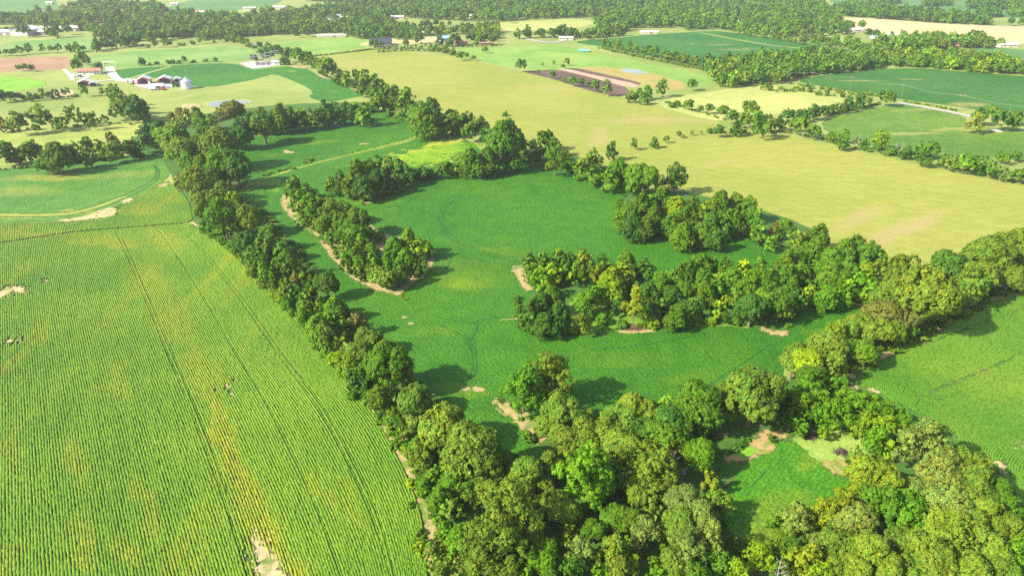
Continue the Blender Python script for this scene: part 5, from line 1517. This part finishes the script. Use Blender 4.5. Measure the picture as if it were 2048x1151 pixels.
pickup(325, 180, 70, (.25, .06, .05), "red pickup below the white calf shed")

# entrance gate: white frame over the drive
gx, gy = G(220, 135)
root = empty("entrance_gate", (gx, gy, 0), R(4))
for sx in (-4.6, 4.6):
    link("post", boxm("post", .35, .35, 0, 4.2, sx, 0), bm_(WHITE), root)
link("beam", boxm("beam", 9.9, .45, 4.2, 4.7), bm_(WHITE), root)
tag(root, "white timber entrance gate over the gravel driveway", "gate")

# long poultry houses far left
building("long_barn", -10, 70, 55, 12, 3.4, 2.0, 3, (.36, .24, .22), ROOFW, "long low brown barn with white roof at the left edge", "barn", doors=(('f', 14, 3, 2.6, WHITE),), group="long barns at far left")
building("machine_hall", 54, 70, 24, 20, 6.0, 3.0, 86, (.45, .48, .42), ROOFW, "tall grey green gabled hall between the long barns", "barn", doors=(('w', 0, 5, 4.2, (.55, .56, .52)),))
building("long_barn", 78, 69, 22, 12, 3.6, 1.8, 3, (.36, .24, .22), ROOFW, "short brown white-roofed barn right of the tall hall", "barn", doors=(('f', -4, 3, 2.6, WHITE),), group="long barns at far left")
building("long_barn", 124, 62, 45, 11, 3.2, 1.8, 4, (.38, .26, .24), ROOFW, "long white-roofed barn behind the spreading trees", "barn", doors=(('f', 8, 3, 2.6, WHITE),), group="long barns at far left")
building("long_barn", 148, 62, 16, 10, 4.0, 1.8, 4, (.14, .11, .12), ROOFW, "dark walled barn at the end of the long barns", "barn", doors=(('f', 3, 3, 3, GREY),), group="long barns at far left")

# scattered houses in the far countryside
H = [("house", 762, 90, 24, 17, 3.2, 4.2, 4, (.25, .22, .20), SLATE, "large dark slate roofed house at the meadow edge", 5),
     ("long_shed", 664, 74, 31, 5, 1.9, .7, 3, CREAM, ROOFW, "long white shed in the far green pasture", 0),
     ("house", 643, 56, 22, 8, 3.0, 1.6, 5, CREAM, ROOFW, "white roofed house above the long white shed", 3),
     ("blue_barn", 890, 83, 12, 10, 3.6, 1.8, 20, (.30, .42, .55), (.28, .48, .66), "pale blue metal barn among the yard trees", 0),
     ("house", 922, 90, 15, 9, 2.8, 2.0, 5, BRICK, (.38, .20, .15), "brick house with red brown roof under yard trees", 3),
     ("house", 972, 90, 15, 9, 2.8, 2.0, 8, BRICK, (.42, .27, .22), "brick house right of the other brick house", 3),
     ("house", 927, 36, 28, 11, 3.0, 1.6, 3, CREAM, (.66, .56, .48), "long pale house in the far woods near the centre", 4),
     ("house", 1132, 80, 17, 7, 2.6, 1.3, -4, CREAM, (.52, .48, .44), "white farm building at the bend of the country road", 4),
     ("house", 248, 40, 22, 8, 3.2, 1.6, 4, (.40, .30, .28), ROOFW, "white roofed barn in the far left clearing", 2),
     ("house", 225, 55, 24, 8, 2.8, 1.4, 4, CREAM, (.66, .58, .50), "pale house below the far left clearing", 3),
     ("house", 350, 11, 14, 8, 3.0, 2.0, 4, CREAM, ROOFW, "small white house in the far left crop field", 2),
     ("house", 100, 9, 12, 7, 3.0, 1.6, 4, CREAM, ROOFW, "tiny white house at the top left", 1),
     ("house", 320, 12, 12, 8, 3.0, 1.6, 4, CREAM, ROOFW, "tiny white house right of the far left woods", 1),
     ("house", 398, 28, 16, 9, 3.0, 1.8, 10, CREAM, (.55, .22, .15), "red roofed house in the far left trees", 2),
     ("house", 412, 28, 20, 9, 3.0, 1.6, 4, CREAM, ROOFW, "white roofed house beside the red roofed one", 2),
     ("house", 500, 20, 22, 9, 3.0, 1.6, 4, CREAM, (.64, .56, .48), "pale roofed house behind the far left belt", 2),
     ("house", 560, 18, 26, 10, 3.0, 1.6, 2, CREAM, ROOFW, "white house in front of the top left crop field", 2),
     ("house", 672, 36, 16, 9, 3.0, 2.0, 12, CREAM, GREY, "grey roofed house in the left of the far town", 2),
     ("house", 656, 44, 14, 9, 3.0, 2.0, -8, BRICK, (.24, .22, .24), "dark roofed house below the grey roofed one", 2),
     ("house", 690, 40, 13, 9, 3.0, 2.0, 6, CREAM, ROOFW, "small white house in the far town at left", 2),
     ("house", 722, 38, 13, 9, 3.0, 2.0, 6, CREAM, GREY, "small grey house in the far town near the big trees", 2),
     ("house", 795, 38, 20, 10, 3.0, 1.8, 4, CREAM, (.60, .52, .46), "pale house beside the white plot in the far town", 3),
     ("house", 812, 21, 13, 9, 3.0, 1.8, 4, CREAM, ROOFW, "white house above the pale town house", 2),
     ("house", 1130, 8, 15, 10, 4.0, 2.4, 6, CREAM, (.52, .36, .34), "pinkish roofed house at the top centre", 2),
     ("house", 1120, 25, 18, 9, 3.0, 1.8, 4, CREAM, (.56, .50, .46), "tan roofed house in the woods at top centre", 2),
     ("house", 1345, 22, 20, 10, 3.0, 1.8, 4, CREAM, ROOFW, "white house in the woods above the far soybeans", 3),
     ("house", 1420, 32, 10, 8, 4.0, 2.0, 10, CREAM, (.60, .56, .54), "narrow pale house above the far soybeans", 2),
     ("house", 1374, 37, 9, 7, 3.0, 1.8, 10, CREAM, ROOFW, "tiny white shed above the far soybeans", 1),
     ("house", 1418, 50, 12, 9, 3.4, 2.2, 14, BRICK, (.50, .40, .34), "brown roofed house at the corner of the far soybeans", 2),
     ("house", 1470, 48, 13, 9, 3.0, 1.8, 6, WHITE, ROOFW, "bright white house right of the far soybean corner", 2),
     ("long_shed", 1298, 67, 20, 5, 2.0, .9, -5, CREAM, (.55, .53, .50), "low grey shed at the top edge of the far soybeans", 0),
     ("house", 1535, 15, 16, 9, 3.0, 1.8, 8, CREAM, ROOFW, "white roofed house in the right far woods", 2),
     ("house", 1650, 60, 16, 10, 3.4, 2.0, 8, CREAM, ROOFW, "white house left of the tan grain field", 3),
     ("house", 1694, 66, 13, 9, 3.0, 2.0, -6, CREAM, (.55, .50, .48), "pale house among trees by the tan grain field", 2),
     ("house", 1712, 64, 12, 9, 3.0, 2.0, 6, CREAM, GREY, "grey roofed house at the corner of the tan field", 2),
     ("machine_shed", 1765, 77, 24, 12, 3.8, 1.6, 4, (.60, .70, .74), ROOFW, "long white machine shed below the tan field", 0),
     ("house", 1955, 88, 18, 10, 3.0, 2.0, 6, CREAM, ROOFW, "white roofed house behind the narrow right field", 2),
     ("house", 1970, 90, 10, 8, 3.0, 2.0, 6, CREAM, (.55, .45, .40), "small tan house right of the white roofed one", 1),
     ("house", 2012, 94, 22, 10, 3.0, 1.8, 4, CREAM, (.64, .55, .48), "pale house at the right end of the narrow field", 2),
     ("barn", 1900, 97, 12, 8, 3.0, 1.8, 10, REDB, (.48, .22, .18), "small red shed in the right woods", 0),
     ("barn", 1830, 98, 14, 9, 3.0, 1.8, 10, REDB, (.46, .26, .26), "reddish barn half hidden in the right woods", 0),
     ("shed", 1168, 104, 9, 4, 1.4, .7, -8, (.16, .36, .34), (.20, .50, .48), "low teal roofed shelter in the green pasture", 0),
     ("house", 838, 71, 15, 9, 3.0, 1.8, 4, CREAM, (.40, .38, .38), "grey roofed house among yard trees left of the blue barn", 2),
     ("house", 1046, 28, 14, 9, 3.0, 1.8, 4, CREAM, ROOFW, "white roofed house in woods above the far pale pasture", 2)]
for (nm, x, y, sx, sy, h, rise, rz, wall, roof, lab, wn_) in H:
    if nm == "house": sx, sy, h, rise = sx * .85, sy * .85, h * .9, rise * .85
    building(nm, x, y, sx, sy, h, rise, rz, wall, roof, lab, {"house": "house"}.get(nm, "barn" if "barn" in nm else "shed"), doors=(('f', sx * .1, 1.2 if nm == "house" else 3.2, 2.1 if nm == "house" else min(2.6, h - .3), (.25, .2, .18)),), wins=wn_, group="far houses" if nm == "house" else None)

# substation
def gantry(x, y, w, h, rz, label):
    gx, gy = G(x, y)
    root = empty("substation_gantry", (gx, gy, .13), R(rz))
    for sx in (-w / 2, w / 2):
        link("post", boxm("post", .45, .45, 0, h, sx, 0), bm_((.5, .51, .52), .5, .3), root)
    link("beam", boxm("beam", w + .6, .5, h, h + .5), bm_((.5, .51, .52), .5, .3), root)
    for k in (-1, 0, 1):
        link("insulator", boxm("insulator", .25, .25, h - 1.1, h, k * w * .28, 0), bm_((.30, .18, .14)), root)
    tag(root, label, "gantry", "steel frames of the substation")
for k, (x, y, w, h, o) in enumerate(((508, 130, 8, 6, "leftmost"), (520, 127, 9, 7, "second"), (531, 128, 8, 6, "third"), (542, 126, 8, 8, "fourth"), (552, 125, 7, 9, "rightmost"))):
    gantry(x, y, w, h, 20, "%s steel gantry on the substation pad" % (o if o in ("leftmost", "rightmost") else o + " from the left"))
def transformer(x, y, label):
    gx, gy = G(x, y)
    root = empty("transformer", (gx, gy, .13), R(20))
    link("tank", boxm("tank", 2.6, 1.8, .2, 2.6), bm_((.28, .30, .31)), root)
    for sx in (-1.6, 1.6):
        link("radiator", boxm("radiator", .5, 1.5, .5, 2.3, sx, 0), bm_((.24, .26, .27)), root)
    for k in (-.7, 0, .7):
        link("bushing", boxm("bushing", .2, .2, 2.6, 3.5, k, 0), bm_((.30, .18, .14)), root)
    tag(root, label, "transformer", "transformers of the substation")
transformer(516, 131, "left transformer on the gravel substation pad")
transformer(527, 131, "middle transformer on the gravel substation pad")
transformer(538, 130, "right transformer on the gravel substation pad")
building("control_hut", 553, 130, 6, 4, 3, .6, 10, WHITE, ROOFW, "white control hut at the right end of the substation", "hut", doors=(('f', 0, 1, 2.1, GREY),))

# power line along the road at right
POLES = [(1552, 166), (1620, 172), (1698, 182), (1801, 199), (1918, 222), (2060, 248)]
PH = 9.5
M_pole = bm_((.20, .17, .14), .9)
tops = []
WORD = ["leftmost", "second", "third", "fourth", "fifth", "rightmost"]
for k, (x, y) in enumerate(POLES):
    gx, gy = G(x, y)
    root = empty("utility_pole", (gx, gy, 0), R(-38))
    link("pole", join_tubes("pole", [tube([(0, 0, -.3), (0, 0, PH)], [.17, .11], 8)]), M_pole, root)
    link("crossarm", boxm("crossarm", 2.4, .14, PH - .55, PH - .35, 0, .17), M_pole, root)
    for s in (-1, 1):
        link("insulator", boxm("insulator", .1, .1, PH - .35, PH - .1, s * 1.0, .17), bm_((.55, .56, .58), .3), root)
    tag(root, "%s wooden utility pole beside the right soybean field" % (WORD[k] if WORD[k] in ("leftmost", "rightmost") else WORD[k] + " from left"), "utility pole", "poles of the right power line")
    tops.append((gx, gy))
for s, nm in ((-1, "nearer"), (1, "farther")):
    tb = []
    ox, oy = math.cos(R(-38)) * s, math.sin(R(-38)) * s
    pts = []
    for (a, b) in zip(tops, tops[1:]):
        for j in range(8):
            t = j / 8
            pts.append((a[0] + (b[0] - a[0]) * t + ox, a[1] + (b[1] - a[1]) * t + oy, PH - .05 - 1.4 * 4 * t * (1 - t)))
    pts.append((tops[-1][0] + ox, tops[-1][1] + oy, PH - .05))
    o = link("overhead_wire", join_tubes("overhead_wire", [tube(pts, [.016] * len(pts), 4)]), bm_((.45, .45, .46)))
    tag(o, "%s overhead wire of the right power line" % nm, "wire", "wires of the right power line")

# small things: round bales and cattle-sized details
def post_fence(s, step, label, h=1.3):
    root = empty("fence", (0, 0, 0))
    p = resample(gpts(s), step, closed=False)
    me = boxm("post", .16, .16, 0, h)
    me.materials.append(M_pole)
    for (x, y) in p:
        o = bpy.data.objects.new("post", me); COL.objects.link(o); o.location = (x, y, 0); o.parent = root
    for z in (.5, 1.1):
        link("wire", join_tubes("wire", [tube([(x, y, z) for x, y in p], [.02] * len(p), 4)]), bm_((.4, .4, .42)), root)
    tag(root, label, "fence")
post_fence("630,117 690,108 740,101 800,100 860,101", 6, "wire fence with posts along the far edge of the hay meadow")
post_fence("950,124 1000,134 1040,145", 6, "short wire fence beside the round tree at the plowed plot")
post_fence("258,178 280,182 305,184 330,184", 5, "post fence along the lower edge of the farmyard")

# ------------------------------------------------------------------ haze in the air
hb = boxm("haze", 13000, 13000, -1.0, 96.0)
hm = bpy.data.materials.new("haze_air")
hm.use_nodes = True
ht = hm.node_tree
ht.nodes.remove(ht.nodes["Principled BSDF"])
pv = ht.nodes.new("ShaderNodeVolumePrincipled")
pv.inputs["Color"].default_value = (.93, .965, 1.0, 1)
pv.inputs["Density"].default_value = 0.00014
pv.inputs["Anisotropy"].default_value = .25
ht.links.new(pv.outputs[0], ht.nodes["Material Output"].inputs["Volume"])
tag(link("haze", hb, hm), "thin pale summer haze over the whole countryside", "haze", kind="stuff")
